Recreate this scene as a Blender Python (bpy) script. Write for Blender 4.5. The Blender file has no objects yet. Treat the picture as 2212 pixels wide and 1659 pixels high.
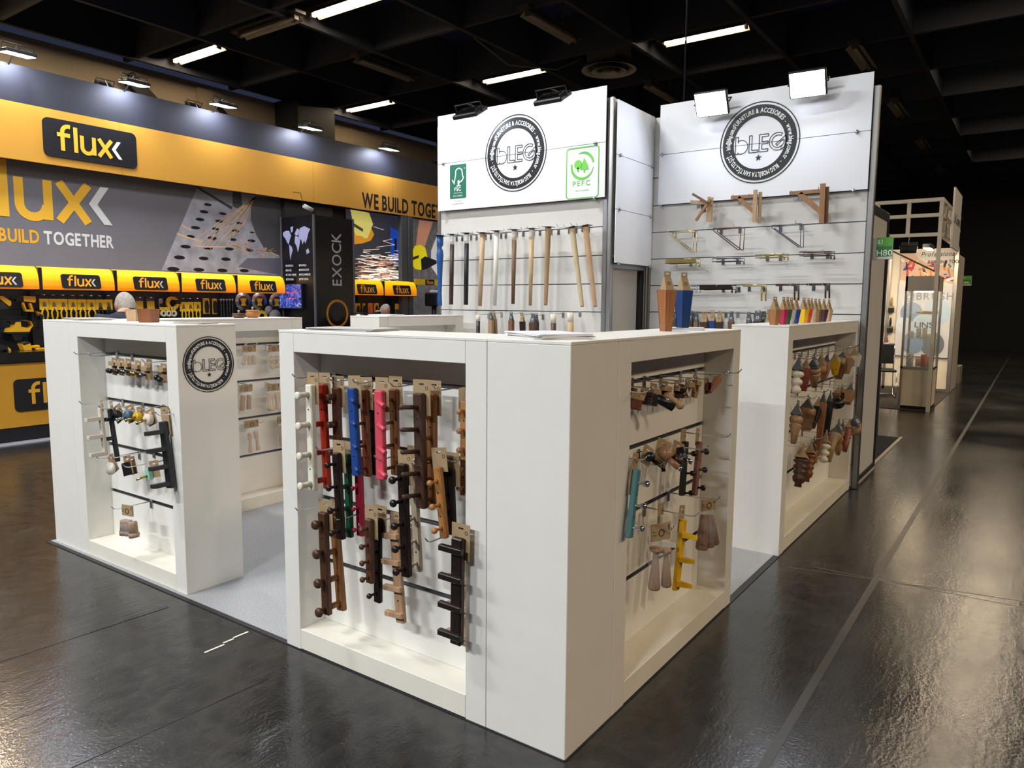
import bpy, math, random
from mathutils import Matrix, Vector
random.seed(11)
S = bpy.context.scene
COL = S.collection
R = math.radians
# ------------------------------------------------------------------ camera
# world axes: X along the aisle side of the stand, Y along its front, Z up (metres)
CAM = Vector((-2.061, -1.2283, 1.5735)); FPX = 1592.66
YAW, PITCH, ROLL = R(35.3664), R(-6.2494), R(0.4037)
FW = Vector((math.cos(YAW)*math.cos(PITCH), math.sin(YAW)*math.cos(PITCH), math.sin(PITCH)))
RT0 = Vector((math.sin(YAW), -math.cos(YAW), 0)); UP0 = RT0.cross(FW)
RT = RT0*math.cos(ROLL) + UP0*math.sin(ROLL); UP = UP0*math.cos(ROLL) - RT0*math.sin(ROLL)
cd = bpy.data.cameras.new('camera'); cam = bpy.data.objects.new('camera', cd); COL.objects.link(cam)
cd.sensor_width = 36; cd.lens = FPX*36/2212; cd.clip_start = .05; cd.clip_end = 200
mw = Matrix((RT, UP, -FW)).transposed().to_4x4(); mw.translation = CAM
cam.matrix_world = mw; S.camera = cam
# ------------------------------------------------------------------ world, exposure
S.view_settings.view_transform = 'Standard'; S.view_settings.look = 'None'
S.view_settings.gamma = 1; S.view_settings.use_curve_mapping = False
S.view_settings.exposure = 0.0
W = bpy.data.worlds.new('hall_air'); S.world = W; W.use_nodes = True
W.node_tree.nodes['Background'].inputs[0].default_value = (.42, .52, 1.0, 1)
W.node_tree.nodes['Background'].inputs[1].default_value = .045
S.cycles.use_denoising = True
S.cycles.sample_clamp_indirect = 6
S.cycles.caustics_reflective = False; S.cycles.caustics_refractive = False
S.cycles.max_bounces = 8; S.cycles.transparent_max_bounces = 12
def light(name, kind, loc, target, energy, color=(1,1,1), **k):
    d = bpy.data.lights.new(name, kind); d.energy = energy; d.color = color
    for a, b in k.items(): setattr(d, a, b)
    o = bpy.data.objects.new(name, d); COL.objects.link(o); o.location = loc
    o.rotation_euler = (Vector(target)-Vector(loc)).to_track_quat('-Z', 'Y').to_euler()
    return o
def at(x, y, u=None, v=None, z=None):
    """the point of the photograph's line of sight that lies in the plane X=u, Y=v or Z=z"""
    d = FW + RT*((x-1106)/FPX) - UP*((y-829.5)/FPX)
    i, c = (0, u) if u is not None else (1, v) if v is not None else (2, z)
    return CAM + d*((c-CAM[i])/d[i])
# hall lamps: long ceiling fluorescents in every second coffer (the fixtures follow in the ceiling section)
WARM = (1.0, .80, .56); COOL = (.84, .91, 1.0); NEUT = (.95, 1.0, 1.04)
LAMP_W = 165
for (lx, ly, col, k) in ((1.72, 3.6, NEUT, 1.0), (1.72, 7.5, NEUT, .8), (10.18, -.6, WARM, .4), (14.62, -.6, WARM, .5), (19.06, -.6, WARM, .5), (23.5, -.6, WARM, .5),
                       (1.72, 11.5, WARM, 1.6), (-2.4, 7.5, NEUT, .5), (-6.6, 7.5, NEUT, 1.5), (-2.4, 3.6, NEUT, .9), (-6.6, 3.6, NEUT, 2.7), (-6.6, -.4, NEUT, 3.0),
                       (1.7, -8.3, WARM, 1.6), (5.9, -8.3, WARM, 1.6), (10.15, -8.3, WARM, 1.5), (-2.4, -8.3, WARM, 1.5)):
    light('ceiling_lamp_light', 'AREA', (lx, ly, 6.06 if ly == -.6 else 5.97), (lx, ly, 0), LAMP_W*k, col, shape='RECTANGLE', size=.16, size_y=1.4)
# ------------------------------------------------------------------ materials
def lin(c):
    if isinstance(c, str):
        c = c.lstrip('#'); c = [int(c[i:i+2], 16)/255 for i in (0, 2, 4)]
    return tuple(((x/12.92) if x <= .04045 else ((x+.055)/1.055)**2.4) for x in c) + (1,)
MATS = {}
def pbr(c, rough=.5, metal=0, spec=.5, emit=0, kind='paint', bump=0, scale=40, var=.06, alpha=1, trans=0, coat=0, ior=1.45):
    key = (c if isinstance(c, str) else tuple(c), rough, metal, spec, emit, kind, bump, scale, var, alpha, trans, coat)
    if key in MATS: return MATS[key]
    m = bpy.data.materials.new(kind + '_' + (c.lstrip('#') if isinstance(c, str) else 'tone')); m.use_nodes = True
    n, l = m.node_tree.nodes, m.node_tree.links; b = n['Principled BSDF']; col = lin(c)
    b.inputs['Base Color'].default_value = col; b.inputs['Roughness'].default_value = rough
    b.inputs['Metallic'].default_value = metal; b.inputs['Specular IOR Level'].default_value = spec
    b.inputs['Alpha'].default_value = alpha; b.inputs['Transmission Weight'].default_value = trans
    b.inputs['Coat Weight'].default_value = coat; b.inputs['IOR'].default_value = ior
    if emit:
        b.inputs['Emission Color'].default_value = col; b.inputs['Emission Strength'].default_value = emit
    if kind in ('paint', 'wood', 'cloth', 'card') and var:
        tc = n.new('ShaderNodeTexCoord'); mp = n.new('ShaderNodeMapping'); nz = n.new('ShaderNodeTexNoise'); rp = n.new('ShaderNodeMapRange'); mx = n.new('ShaderNodeMix')
        mx.data_type = 'RGBA'; mx.blend_type = 'MULTIPLY'
        l.new(tc.outputs['Object'], mp.inputs[0]); l.new(mp.outputs[0], nz.inputs[0]); l.new(nz.outputs[0], rp.inputs[0])
        rp.inputs['From Min'].default_value = .3; rp.inputs['From Max'].default_value = .7
        rp.inputs['To Min'].default_value = 1-var*2; rp.inputs['To Max'].default_value = 1+var
        mx.inputs[0].default_value = 1; mx.inputs[6].default_value = col
        l.new(rp.outputs[0], mx.inputs[7]); l.new(mx.outputs[2], b.inputs['Base Color'])
        nz.inputs['Scale'].default_value = scale; nz.inputs['Detail'].default_value = 3
        if kind == 'wood': mp.inputs['Scale'].default_value = (1, 1, .09); nz.inputs['Distortion'].default_value = .6
        if bump:
            bp = n.new('ShaderNodeBump'); bp.inputs['Strength'].default_value = bump; bp.inputs['Distance'].default_value = .004
            l.new(nz.outputs[0], bp.inputs['Height']); l.new(bp.outputs[0], b.inputs['Normal'])
    MATS[key] = m; return m
def paint(c, rough=.45, **k): return pbr(c, rough, var=k.pop('var', .015), scale=k.pop('scale', 6), **k)
def mute(c, f=.20):
    c = c.lstrip('#'); v = [int((c if len(c) == 6 else ''.join(q*2 for q in c))[i:i+2], 16) for i in (0, 2, 4)]; y = .3*v[0]+.59*v[1]+.11*v[2]
    return '#%02x%02x%02x' % tuple(int(round(q+(y-q)*f)) for q in v)
def wood(c, rough=.5, **k): return pbr(mute(c), rough, kind='wood', var=k.pop('var', .13), scale=90, bump=.06, **k)
def metal(c='#c9cbd0', rough=.25): return pbr(c, rough, 1, kind='metal')
def card(c='#a5855c'): return pbr(c, .85, kind='card', var=.06, scale=300)
def flat(c, rough=.6): return pbr(c, rough, kind='print')
def glow(c, e): return pbr(c, .5, emit=e, kind='glow')
WHITE = paint('#e6e3dc', .38)
WHITE2 = paint('#ecebe8', .45)
ALU = metal('#a9abb0', .35); CHROME = metal('#d8dadf', .16); DARK = paint('#17181c', .45); BLACK = flat('#0b0b0e', .5)
# ------------------------------------------------------------------ mesh helpers
class MB:
    def __init__(s): s.v = []; s.f = []; s.sm = []
    def add(s, vs, fs, M=None, smooth=False):
        o = len(s.v)
        s.v += [tuple(M @ Vector(p)) if M else tuple(p) for p in vs]
        s.f += [tuple(i+o for i in f) for f in fs]; s.sm += [smooth]*len(fs); return s
    def box(s, x0, x1, y0, y1, z0, z1, M=None, c=0):
        x0, x1 = min(x0, x1), max(x0, x1); y0, y1 = min(y0, y1), max(y0, y1); z0, z1 = min(z0, z1), max(z0, z1)
        if c:
            vs = []; idx = {}
            for i, X in enumerate((x0, x1)):
                for j, Y in enumerate((y0, y1)):
                    for k, Z in enumerate((z0, z1)):
                        sx, sy, sz = (c if i == 0 else -c), (c if j == 0 else -c), (c if k == 0 else -c)
                        for a, p in enumerate(((X, Y+sy, Z+sz), (X+sx, Y, Z+sz), (X+sx, Y+sy, Z))):
                            idx[i, j, k, a] = len(vs); vs.append(p)
            fs = []
            for i in (0, 1):
                q = [idx[i, j, k, 0] for j, k in ((0,0),(1,0),(1,1),(0,1))]; fs.append(q if i else q[::-1])
                q = [idx[j, i, k, 1] for j, k in ((0,0),(0,1),(1,1),(1,0))]; fs.append(q if i else q[::-1])
                q = [idx[j, k, i, 2] for j, k in ((0,0),(1,0),(1,1),(0,1))]; fs.append(q if i else q[::-1])
            for a in (0, 1):
                for b in (0, 1):
                    fs.append((idx[a,b,0,0], idx[a,b,0,1], idx[a,b,1,1], idx[a,b,1,0]))
                    fs.append((idx[a,0,b,0], idx[a,0,b,2], idx[a,1,b,2], idx[a,1,b,0]))
                    fs.append((idx[0,a,b,1], idx[0,a,b,2], idx[1,a,b,2], idx[1,a,b,1]))
                    for k in (0, 1): fs.append((idx[a,b,k,0], idx[a,b,k,1], idx[a,b,k,2]))
            s.fix = True
            return s.add(vs, fs, M)
        vs = [(x0,y0,z0),(x1,y0,z0),(x1,y1,z0),(x0,y1,z0),(x0,y0,z1),(x1,y0,z1),(x1,y1,z1),(x0,y1,z1)]
        return s.add(vs, [(0,3,2,1),(4,5,6,7),(0,1,5,4),(1,2,6,5),(2,3,7,6),(3,0,4,7)], M)
    def prism(s, pts, y0, y1, M=None):
        """polygon in local x,z extruded along y"""
        n = len(pts); a = sum(pts[i][0]*pts[(i+1) % n][1]-pts[(i+1) % n][0]*pts[i][1] for i in range(n))
        if a < 0: pts = pts[::-1]
        vs = [(x, y0, z) for x, z in pts] + [(x, y1, z) for x, z in pts]
        fs = [tuple(range(n)), tuple(range(2*n-1, n-1, -1))] + [(i, i+n, (i+1) % n+n, (i+1) % n) for i in range(n)]
        return s.add(vs, fs, M)
    def lathe(s, prof, seg=16, M=None, smooth=True, cap=True, sx=1, sy=1):
        """(r,z) profile round the z axis"""
        vs = []; fs = []
        for r, z in prof:
            for k in range(seg):
                t = 2*math.pi*k/seg; vs.append((r*math.cos(t)*sx, r*math.sin(t)*sy, z))
        up = prof[-1][1] > prof[0][1]
        for i in range(len(prof)-1):
            for k in range(seg):
                a, b = i*seg+k, i*seg+(k+1) % seg
                q = (a, b, b+seg, a+seg); fs.append(q if up else q[::-1])
        if cap:
            c0 = tuple(range(seg)); c1 = tuple(range((len(prof)-1)*seg, len(prof)*seg))
            fs += [c0[::-1], c1] if up else [c0, c1[::-1]]
        return s.add(vs, fs, M, smooth)
    def cyl(s, p0, p1, r0, r1=None, seg=10, M=None, smooth=True):
        p0, p1 = Vector(p0), Vector(p1); d = p1-p0
        T = Matrix.Translation(p0) @ d.to_track_quat('Z', 'Y').to_matrix().to_4x4()
        if M: T = M @ T
        return s.lathe([(r0, 0), (r0 if r1 is None else r1, d.length)], seg, T, smooth)
    def tube(s, pts, r, seg=6, M=None, closed=False):
        pts = [Vector(p) for p in pts]; n = len(pts); vs = []; fs = []; prev = None
        for i, p in enumerate(pts):
            a = pts[(i-1) % n] if (i or closed) else p; b = pts[(i+1) % n] if (i < n-1 or closed) else p
            t = (b-a).normalized()
            if prev is None:
                h = Vector((0, 0, 1)) if abs(t.z) < .9 else Vector((1, 0, 0)); nn = t.cross(h).normalized()
            else: nn = (prev - t*prev.dot(t)).normalized()
            prev = nn; bb = t.cross(nn)
            for k in range(seg):
                w = 2*math.pi*k/seg; vs.append(p + nn*(r*math.cos(w)) + bb*(r*math.sin(w)))
        for i in range(n if closed else n-1):
            for k in range(seg):
                a, b = i*seg+k, i*seg+(k+1) % seg; c, d = ((i+1) % n)*seg+(k+1) % seg, ((i+1) % n)*seg+k
                fs.append((a, b, c, d))
        if not closed: fs += [tuple(range(seg))[::-1], tuple(range((n-1)*seg, n*seg))]
        return s.add(vs, fs, M, True)
    def ribbon(s, pts, w, y0=-.0015, y1=0, M=None, closed=False):
        """flat stroke of width w through local (x,z) points, thin in y"""
        n = len(pts); P = [Vector((a, b)) for a, b in pts]; L = []; Rr = []
        for i, p in enumerate(P):
            t0 = (p-P[i-1]).normalized() if (i or closed) else None
            t1 = (P[(i+1) % n]-p).normalized() if (i < n-1 or closed) else None
            t = t0 or t1
            if t0 and t1: t = (t0+t1); t = t.normalized() if t.length > 1e-6 else t1
            nn = Vector((-t.y, t.x)); k = 1
            if t0 and t1: k = 1/max(.35, nn.dot(Vector((-t1.y, t1.x))))
            L.append(p+nn*(w/2*k)); Rr.append(p-nn*(w/2*k))
        m = n if closed else n-1
        for i in range(m):
            j = (i+1) % n
            s.prism([tuple(Rr[i]), tuple(Rr[j]), tuple(L[j]), tuple(L[i])], y0, y1, M)
        return s
    def ring(s, r0, r1, y0, y1, seg=48, M=None, cx=0, cz=0, sx=1, sz=1):
        vs = []; fs = []
        for k in range(seg):
            t = 2*math.pi*k/seg; c, d = math.cos(t)*sx, math.sin(t)*sz
            vs += [(cx+r0*c, y0, cz+r0*d), (cx+r1*c, y0, cz+r1*d), (cx+r1*c, y1, cz+r1*d), (cx+r0*c, y1, cz+r0*d)]
        for k in range(seg):
            a, b = 4*k, 4*((k+1) % seg)
            fs += [(a, a+1, b+1, b), (a+1, a+2, b+2, b+1), (a+2, a+3, b+3, b+2), (a+3, a, b, b+3)]
        return s.add(vs, fs, M)
    def ball(s, c, r, seg=12, M=None, sc=(1,1,1)):
        T = Matrix.Translation(c) @ Matrix.Diagonal((*sc, 1))
        if M: T = M @ T
        n = max(6, seg//2)
        return s.lathe([(max(1e-4, r*math.sin(math.pi*i/n)), -r*math.cos(math.pi*i/n)) for i in range(n+1)], seg, T, True, False)
    def mesh(s, name):
        me = bpy.data.meshes.new(name); me.from_pydata(s.v, [], s.f)
        me.polygons.foreach_set('use_smooth', s.sm)
        if getattr(s, 'fix', False):
            import bmesh
            bm = bmesh.new(); bm.from_mesh(me); bmesh.ops.recalc_face_normals(bm, faces=bm.faces); bm.to_mesh(me); bm.free()
        me.update(); return me
def tag(o, label=None, cat=None, group=None, kind=None):
    if label: o['label'] = label
    if cat: o['category'] = cat
    if group: o['group'] = group
    if kind: o['kind'] = kind
    return o
def obj(name, mb, mat, parent=None, M=None, label=None, cat=None, group=None, kind=None):
    me = mb if isinstance(mb, bpy.types.Mesh) else mb.mesh(name)
    if mat and not me.materials: me.materials.append(mat)
    o = bpy.data.objects.new(name, me); COL.objects.link(o)
    if parent: o.parent = parent
    if M is not None: o.matrix_local = M
    return tag(o, label, cat, group, kind)
def thing(name, label, cat, M=None, group=None):
    o = bpy.data.objects.new(name, None); COL.objects.link(o); o.empty_display_size = .05
    if M is not None: o.matrix_world = M
    return tag(o, label, cat, group)
def dup(root, M, label=None, group=None):
    r = root.copy(); COL.objects.link(r); r.matrix_world = M
    if label: r['label'] = label
    if group: r['group'] = group
    for ch in list(root.children):
        c = ch.copy(); COL.objects.link(c); c.parent = r; c.matrix_local = ch.matrix_local.copy()
        for g in list(ch.children):
            d = g.copy(); COL.objects.link(d); d.parent = c; d.matrix_local = g.matrix_local.copy()
    return r
T = Matrix.Translation
def RX(a): return Matrix.Rotation(a, 4, 'X')
def RY(a): return Matrix.Rotation(a, 4, 'Y')
def RZ(a): return Matrix.Rotation(a, 4, 'Z')
# a face that looks toward -X (front of the stand) or -Y (aisle side): local x = to the right as seen from outside, -y = outward, z = up
FU = RZ(-math.pi/2); FV = Matrix.Identity(4)
def face(p, **k): return T(p) @ (FU if 'u' in k else FV)
def hang(t, b, **k):
    """frame of something that hangs in the plane u= or v= from photo point t down to photo point b; returns matrix, length"""
    p, q = at(*t, **k), at(*b, **k); L = (p-q).length
    ds = -(q.y-p.y) if 'u' in k else q.x-p.x
    return T(p) @ (FU if 'u' in k else FV) @ RY(-math.asin(max(-1, min(1, ds/L)))), L
# ------------------------------------------------------------------ lettering
GL = {}
def glyph(ch, off=0.0):
    if (ch, off) not in GL:
        c = bpy.data.curves.new('glyph', 'FONT'); c.body = ch; c.size = 1; c.offset = off; c.resolution_u = 3
        o = bpy.data.objects.new('glyph', c); COL.objects.link(o)
        dg = bpy.context.evaluated_depsgraph_get(); me = o.evaluated_get(dg).to_mesh()
        vs = [(v.co.x, v.co.y) for v in me.vertices]; fs = [tuple(p.vertices) for p in me.polygons]
        xs = [v[0] for v in vs]
        GL[ch, off] = (vs, fs, (min(xs), max(xs)) if xs else (0, .28))
        o.to_mesh_clear(); bpy.data.objects.remove(o); bpy.data.curves.remove(c)
    return GL[ch, off]
def words(mb, txt, h, x=0, z=0, y=-.002, off=.0, align='C', track=.0, sx=1, M=None, slant=0):
    """flat lettering in local x,z facing -y; h = capital height"""
    s = h/.7; items = []; pen = 0
    for ch in txt:
        if ch == ' ': pen += .3*s*sx; continue
        vs, fs, (a, b) = glyph(ch, off); items.append((vs, fs, pen-a*s*sx)); pen += ((b-a)+.09+track)*s*sx
    dx = x - (pen/2 if align == 'C' else pen if align == 'R' else 0)
    for vs, fs, p in items:
        mb.add([(dx+p+vx*s*sx+slant*vy*s, y, z+vy*s) for vx, vy in vs], fs, M)
    return pen
def arc_words(mb, txt, h, r, a0, a1, y=-.004, off=.01, M=None):
    """lettering that runs clockwise round a circle from angle a0 to a1 (degrees, 90 = top), feet toward the centre"""
    s = h/.7; wd = []; tot = 0
    for ch in txt:
        w = .3 if ch == ' ' else glyph(ch, off)[2][1]-glyph(ch, off)[2][0]+.09
        wd.append(w); tot += w
    pos = 0
    for ch, w in zip(txt, wd):
        t = a0 + (a1-a0)*((pos+w/2)/tot); pos += w
        if ch == ' ': continue
        vs, fs, (a, b) = glyph(ch, off); t = R(t); q = t-math.pi/2; c, d = math.cos(q), math.sin(q)
        kx = abs(R(a1-a0))*r/tot/s
        out = []
        for vx, vy in vs:
            X = (vx-(a+b)/2)*s*min(1.15, kx); Z = vy*s-h/2
            out.append((r*math.cos(t)+X*c-Z*d, y, r*math.sin(t)+X*d+Z*c))
        mb.add(out, fs, M)
def arc(cx, cz, r, a0, a1, n=12, sx=1, sz=1):
    return [(cx+r*sx*math.cos(R(a0+(a1-a0)*i/n)), cz+r*sz*math.sin(R(a0+(a1-a0)*i/n))) for i in range(n+1)]
def rrect(w, h, r, n=5, cx=0, cz=0):
    p = []
    for sx, sz, a in ((1,1,0),(-1,1,90),(-1,-1,180),(1,-1,270)):
        p += arc(cx+sx*(w/2-r), cz+sz*(h/2-r), r, a, a+90, n)
    return p
# ================================================================== THE HALL
def floor_mat():
    m = bpy.data.materials.new('polished_dark_floor'); m.use_nodes = True
    n, l = m.node_tree.nodes, m.node_tree.links; b = n['Principled BSDF']
    tc = n.new('ShaderNodeTexCoord')
    def noise(sc, detail, scale=(1,1,1), dist=0):
        mp = n.new('ShaderNodeMapping'); mp.inputs['Scale'].default_value = scale; nz = n.new('ShaderNodeTexNoise')
        nz.inputs['Scale'].default_value = sc; nz.inputs['Detail'].default_value = detail; nz.inputs['Distortion'].default_value = dist
        l.new(tc.outputs['Object'], mp.inputs[0]); l.new(mp.outputs[0], nz.inputs[0]); return nz
    big = noise(.9, 4, dist=.4); mid = noise(9, 6, (1, 1, 1), 1.2); streak = noise(26, 5, (.22, 1, 1), .5); fine = noise(70, 5); spk = noise(75, 2)
    cr = n.new('ShaderNodeValToRGB'); cr.color_ramp.elements[0].position = .3; cr.color_ramp.elements[0].color = (.010, .010, .0105, 1)
    cr.color_ramp.elements[1].position = .75; cr.color_ramp.elements[1].color = (.034, .032, .030, 1)
    l.new(mid.outputs[0], cr.inputs[0])
    # pale specks in the colour stand in for the floor's sparkle
    sr = n.new('ShaderNodeMapRange'); sr.inputs['From Min'].default_value = .71; sr.inputs['From Max'].default_value = .80; l.new(spk.outputs[0], sr.inputs[0])
    mx = n.new('ShaderNodeMix'); mx.data_type = 'RGBA'; l.new(sr.outputs[0], mx.inputs[0]); l.new(cr.outputs[0], mx.inputs[6]); mx.inputs[7].default_value = (.16, .15, .14, 1)
    l.new(mx.outputs[2], b.inputs['Base Color'])
    rr = n.new('ShaderNodeMapRange'); rr.inputs['From Min'].default_value = .3; rr.inputs['From Max'].default_value = .7
    rr.inputs['To Min'].default_value = .11; rr.inputs['To Max'].default_value = .24; l.new(big.outputs[0], rr.inputs[0]); l.new(rr.outputs[0], b.inputs['Roughness'])
    ad = n.new('ShaderNodeMath'); ad.operation = 'MULTIPLY_ADD'; ad.inputs[1].default_value = .8; l.new(fine.outputs[0], ad.inputs[0]); l.new(streak.outputs[0], ad.inputs[2])
    bp = n.new('ShaderNodeBump'); bp.inputs['Strength'].default_value = .3; bp.inputs['Distance'].default_value = .004
    l.new(ad.outputs[0], bp.inputs['Height']); l.new(bp.outputs[0], b.inputs['Normal'])
    b.inputs['Specular IOR Level'].default_value = .55
    return m
def carpet_mat(c, v=.18):
    return pbr(c, .95, kind='cloth', var=v, scale=170, bump=.5, spec=.1)
obj('floor', MB().box(-14, 60, -16, 13.2, -.1, 0), floor_mat(), kind='structure')
obj('trim_1', MB().box(-14, 40, -.585, -.55, 0, .0015), paint('#3a3733', .35), kind='structure')   # duct cover let into the aisle floor
SEAM = paint('#0a0a0a', .4)
for k, (x0, y0, x1, y1) in enumerate(((2.42, -.09, 2.75, -1.9), (2.52, -.23, 2.55, -2.5), (-.1, 2.33, -4.5, 2.48), (-2.2, -2.0, 4.5, -2.1), (-.25, 1.3, -4.0, 1.42))):
    obj('floor_joint', MB().ribbon([(x0, y0), ((x0+x1)/2+.01, (y0+y1)/2+.02), (x1, y1)], .004, -.0012, 0, M=RX(-math.pi/2)), paint('#6b6259' if k < 2 else '#080808', .5), bpy.data.objects['floor'])
tp = thing('floor_tape', 'torn strip of white tape stuck to the dark floor near the carpet edge', 'tape', T((-.276, 1.72, 0)))
for a, b in ((0, .10), (.105, .16), (.165, .245)):
    obj('tape_piece', MB().box(a, b, a*.16, a*.16+.011, .0005, .0016), paint('#d8d2c4', .7), tp)
# ceiling: dark slab with a grid of deep beams
CEIL = paint('#33406e', .75); BEAM = paint('#33363f', .7)
ceil = obj('ceiling', MB().box(-14, 60, -16, 13.2, 6.75, 6.85), CEIL, kind='structure')
for k in range(-8, 7):
    v = .80+1.985*k; obj('ceiling_beam', MB().box(-14, 58, v-.04, v+.04, 6.0, 6.74), BEAM, ceil)
for k in range(-5, 23):
    u = 7.70+2.22*k; obj('ceiling_beam', MB().box(u-.04, u+.04, -15.9, 13.1, 6.03, 6.745), BEAM, ceil)
TUBE = glow('#ffe6c4', 75); REFL = paint('#a59c8c', .4); ENAM = paint('#4a453d', .5)
def fixture(M, lit, label, group):
    t = thing('ceiling_light', label, 'ceiling light', M, group)
    obj('housing', MB().box(-.10, .10, -.84, .84, .045, .09), ENAM, t)
    for s in (-1, 1):
        obj('reflector', MB().add([(s*.03, -.74, .05), (s*.14, -.74, -.022), (s*.14, .74, -.022), (s*.03, .74, .05)], [(0, 1, 2, 3) if s < 0 else (3, 2, 1, 0)]), REFL, t)
    for s in (-1, 1): obj('lamp_holder', MB().box(-.04, .04, s*.70, s*.74, -.03, .04), ENAM, t)
    obj('tube', MB().cyl((0, -.7, 0), (0, .7, 0), .028, seg=8), TUBE if lit else REFL, t)
    hz = 6.75-M.translation.z
    for y in (-.3, .3): obj('hanger', MB().cyl((0, y, .09), (0, y, hz), .008, seg=6), ENAM, t)
    return t
for u, v in ((10.18, -.6), (14.62, -.6), (19.06, -.6), (23.5, -.6)):
    fixture(T((u, v, 6.33)), True, 'glowing fluorescent light recessed between beams over the aisle', 'aisle lights between beams')
for u, v in ((1.72, 11.5), (1.72, 3.6), (1.72, 7.5), (10.48, 3.73), (10.48, 7.73), (10.48, 11.84), (6.15, 7.83), (6.15, 11.84), (-2.4, 7.5), (-6.6, 7.5), (-2.4, 3.6), (-6.6, 3.6), (-6.6, -.4), (1.7, -8.3), (5.9, -8.3), (10.15, -8.3), (-2.4, -8.3)):
    fixture(T((u, v, 6.12)), True, {(10.48, 3.73): 'glowing fluorescent ceiling light above the bracket wall sign', (10.48, 7.73): 'glowing fluorescent ceiling light above the certificate sign', (10.48, 11.84): 'small glowing ceiling light just past the dark hall column', (6.15, 7.83): 'big glowing ceiling light beside a lit beam in front of the hall column', (6.15, 11.84): 'glowing ceiling light over the beige hall wall'}.get((u, v), 'long glowing fluorescent light elsewhere under the dark ceiling'), 'lit ceiling lights')
for u, v in ((8.4, 5.44), (8.45, 9.2), (12.85, 5.5), (12.75, 1.65), (17.0, 1.65), (21.4, 1.65), (26, 1.65)):
    fixture(T((u, v, 5.97)) @ RZ(math.pi/2), False, 'switched off ceiling light with winged reflector', 'unlit ceiling lights')
fixture(T((5.83, 9.3, 6.0)), False, 'switched off ceiling light hanging before the beige hall wall', None)
# round air outlet
t = thing('air_diffuser', 'round ceiling air outlet on a square duct above the sign walls', 'air vent', T((10.9, 5.76, 6.0)))
GREY = paint('#cfcabf', .6)
obj('duct', MB().box(-.32, .32, -.3, .3, .06, .76), paint('#6a645c', .7), t)
for r0, r1, z in ((.36, .52, 0), (.22, .33, -.03), (.08, .16, -.05)):
    obj('cone_ring', MB().lathe([(r1, z), (r0, z+.05), (r0-.012, z+.05), (r1-.012, z-.006), (r1, z-.006)], 28, cap=False), GREY, t)
obj('back_disc', MB().lathe([(.50, .05), (.50, .06)], 28), DARK, t)
p = at(1478, 200, u=4.72)
obj('suspension_rod', MB().cyl((4.72, p.y, 3.36), (4.72, p.y, 6.74), .009, seg=8), DARK, label='thin black rod hanging from the ceiling to the bracket wall top', cat='rod')
# loose cable drooping from the ceiling
a = [Vector((8.2, 6.9, 6.05)), Vector((9.0, 6.75, 5.78)), Vector((9.9, 6.3, 5.85)), Vector((10.3, 6.0, 6.1))]
obj('ceiling_cable', MB().tube([a[0].lerp(a[1], k/5) if k < 5 else a[1].lerp(a[2], (k-5)/5) if k < 10 else a[2].lerp(a[3], (k-10)/5) for k in range(16)], .012), paint('#6a655c', .7), label='thin grey cable drooping under the ceiling beams', cat='cable')
# hall walls
BEIGE = paint('#b5a488', .7)
wl = obj('wall_left', MB().box(-14, 60, 13.25, 13.5, 0, 6.06), BEIGE, kind='structure')
obj('wall_far', MB().box(30, 30.2, -16, 13.2, 0, 6.75), paint('#0b0b0d', .8), kind='structure')
obj('column_hall', MB().box(8.9, 9.95, 12.4, 13.2, 0, 6.06), paint('#1d1c1d', .7), kind='structure')
STR = paint('#141416', .6)
for (x0, z0, x1, z1, w) in ((5.55, 5.8, 7.3, 4.3, .26), (7.35, 5.7, 8.6, 4.6, .10)):   # stair stringers seen against the hall wall
    obj('stair_stringer', MB().ribbon([(x0, z0), (x1, z1)], w, 13.1, 13.24), STR, wl)
obj('stair_landing', MB().box(6.3, 7.2, 13.12, 13.24, 4.9, 5.02), STR, wl)
obj('pale_pilaster', MB().box(7.0, 7.45, 13.15, 13.24, 0, 5.95), paint('#a8977c', .7), wl)
# ================================================================== THE STAND (grey carpet, counters, slat walls)
cp = obj('carpet', MB().box(.02, 4.72, .03, 3.95, 0, .006), carpet_mat('#a5a5a7'), kind='structure')
obj('carpet_tape', MB().box(-.005, .02, .0, 3.95, 0, .004), paint('#2a2a2c', .5), cp)
obj('carpet_tape', MB().box(0, 4.72, -.005, .03, 0, .004), paint('#2a2a2c', .5), cp)
H, ZT, ZB = 1.45, 1.356, .098
GZ = (.388, .682, .966, 1.248)
RAIL = metal('#5a5b60', .4)
FRAME = paint('#e4e1da', .4, var=.01); INNER = paint('#e9e6df', .42, var=.012); SILL = paint('#e8e3d6', .42, var=.02)
def wing(t, M, L, pl, pr, D=.35, r=.145, boards=True):
    c = .0015
    obj('post', MB().box(0, pl, 0, D, 0, H-.012, c=c), FRAME, t, M)
    obj('post', MB().box(L-pr, L, 0, D, 0, H-.012, c=c), FRAME, t, M)
    obj('header', MB().box(pl+.0008, L-pr-.0008, 0, D, ZT, H-.012, c=c), FRAME, t, M)
    obj('sill', MB().box(pl+.0008, L-pr-.0008, 0, D, 0.006, ZB, c=c), SILL, t, M)
    obj('top_panel', MB().box(-.001, L+.001, -.001, D+.001, H-.0115, H, c=c), FRAME, t, M)
    if boards:
        ez = [ZB+.0005] + [g for z in GZ for g in (z-.0085, z+.0085)] + [ZT-.0005]
        for k in range(5):
            obj('slat_board', MB().box(pl+.001, L-pr-.001, r, r+.04, ez[2*k], ez[2*k+1], c=.0015), INNER, t, M)
        for z in GZ:
            obj('groove_rail', MB().box(pl+.001, L-pr-.001, r+.010, r+.03, z-.0083, z+.0083), RAIL, t, M)
            obj('groove_lip', MB().box(pl+.001, L-pr-.001, r-.0015, r+.010, z-.0083, z-.0045), ALU, t, M)
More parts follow.
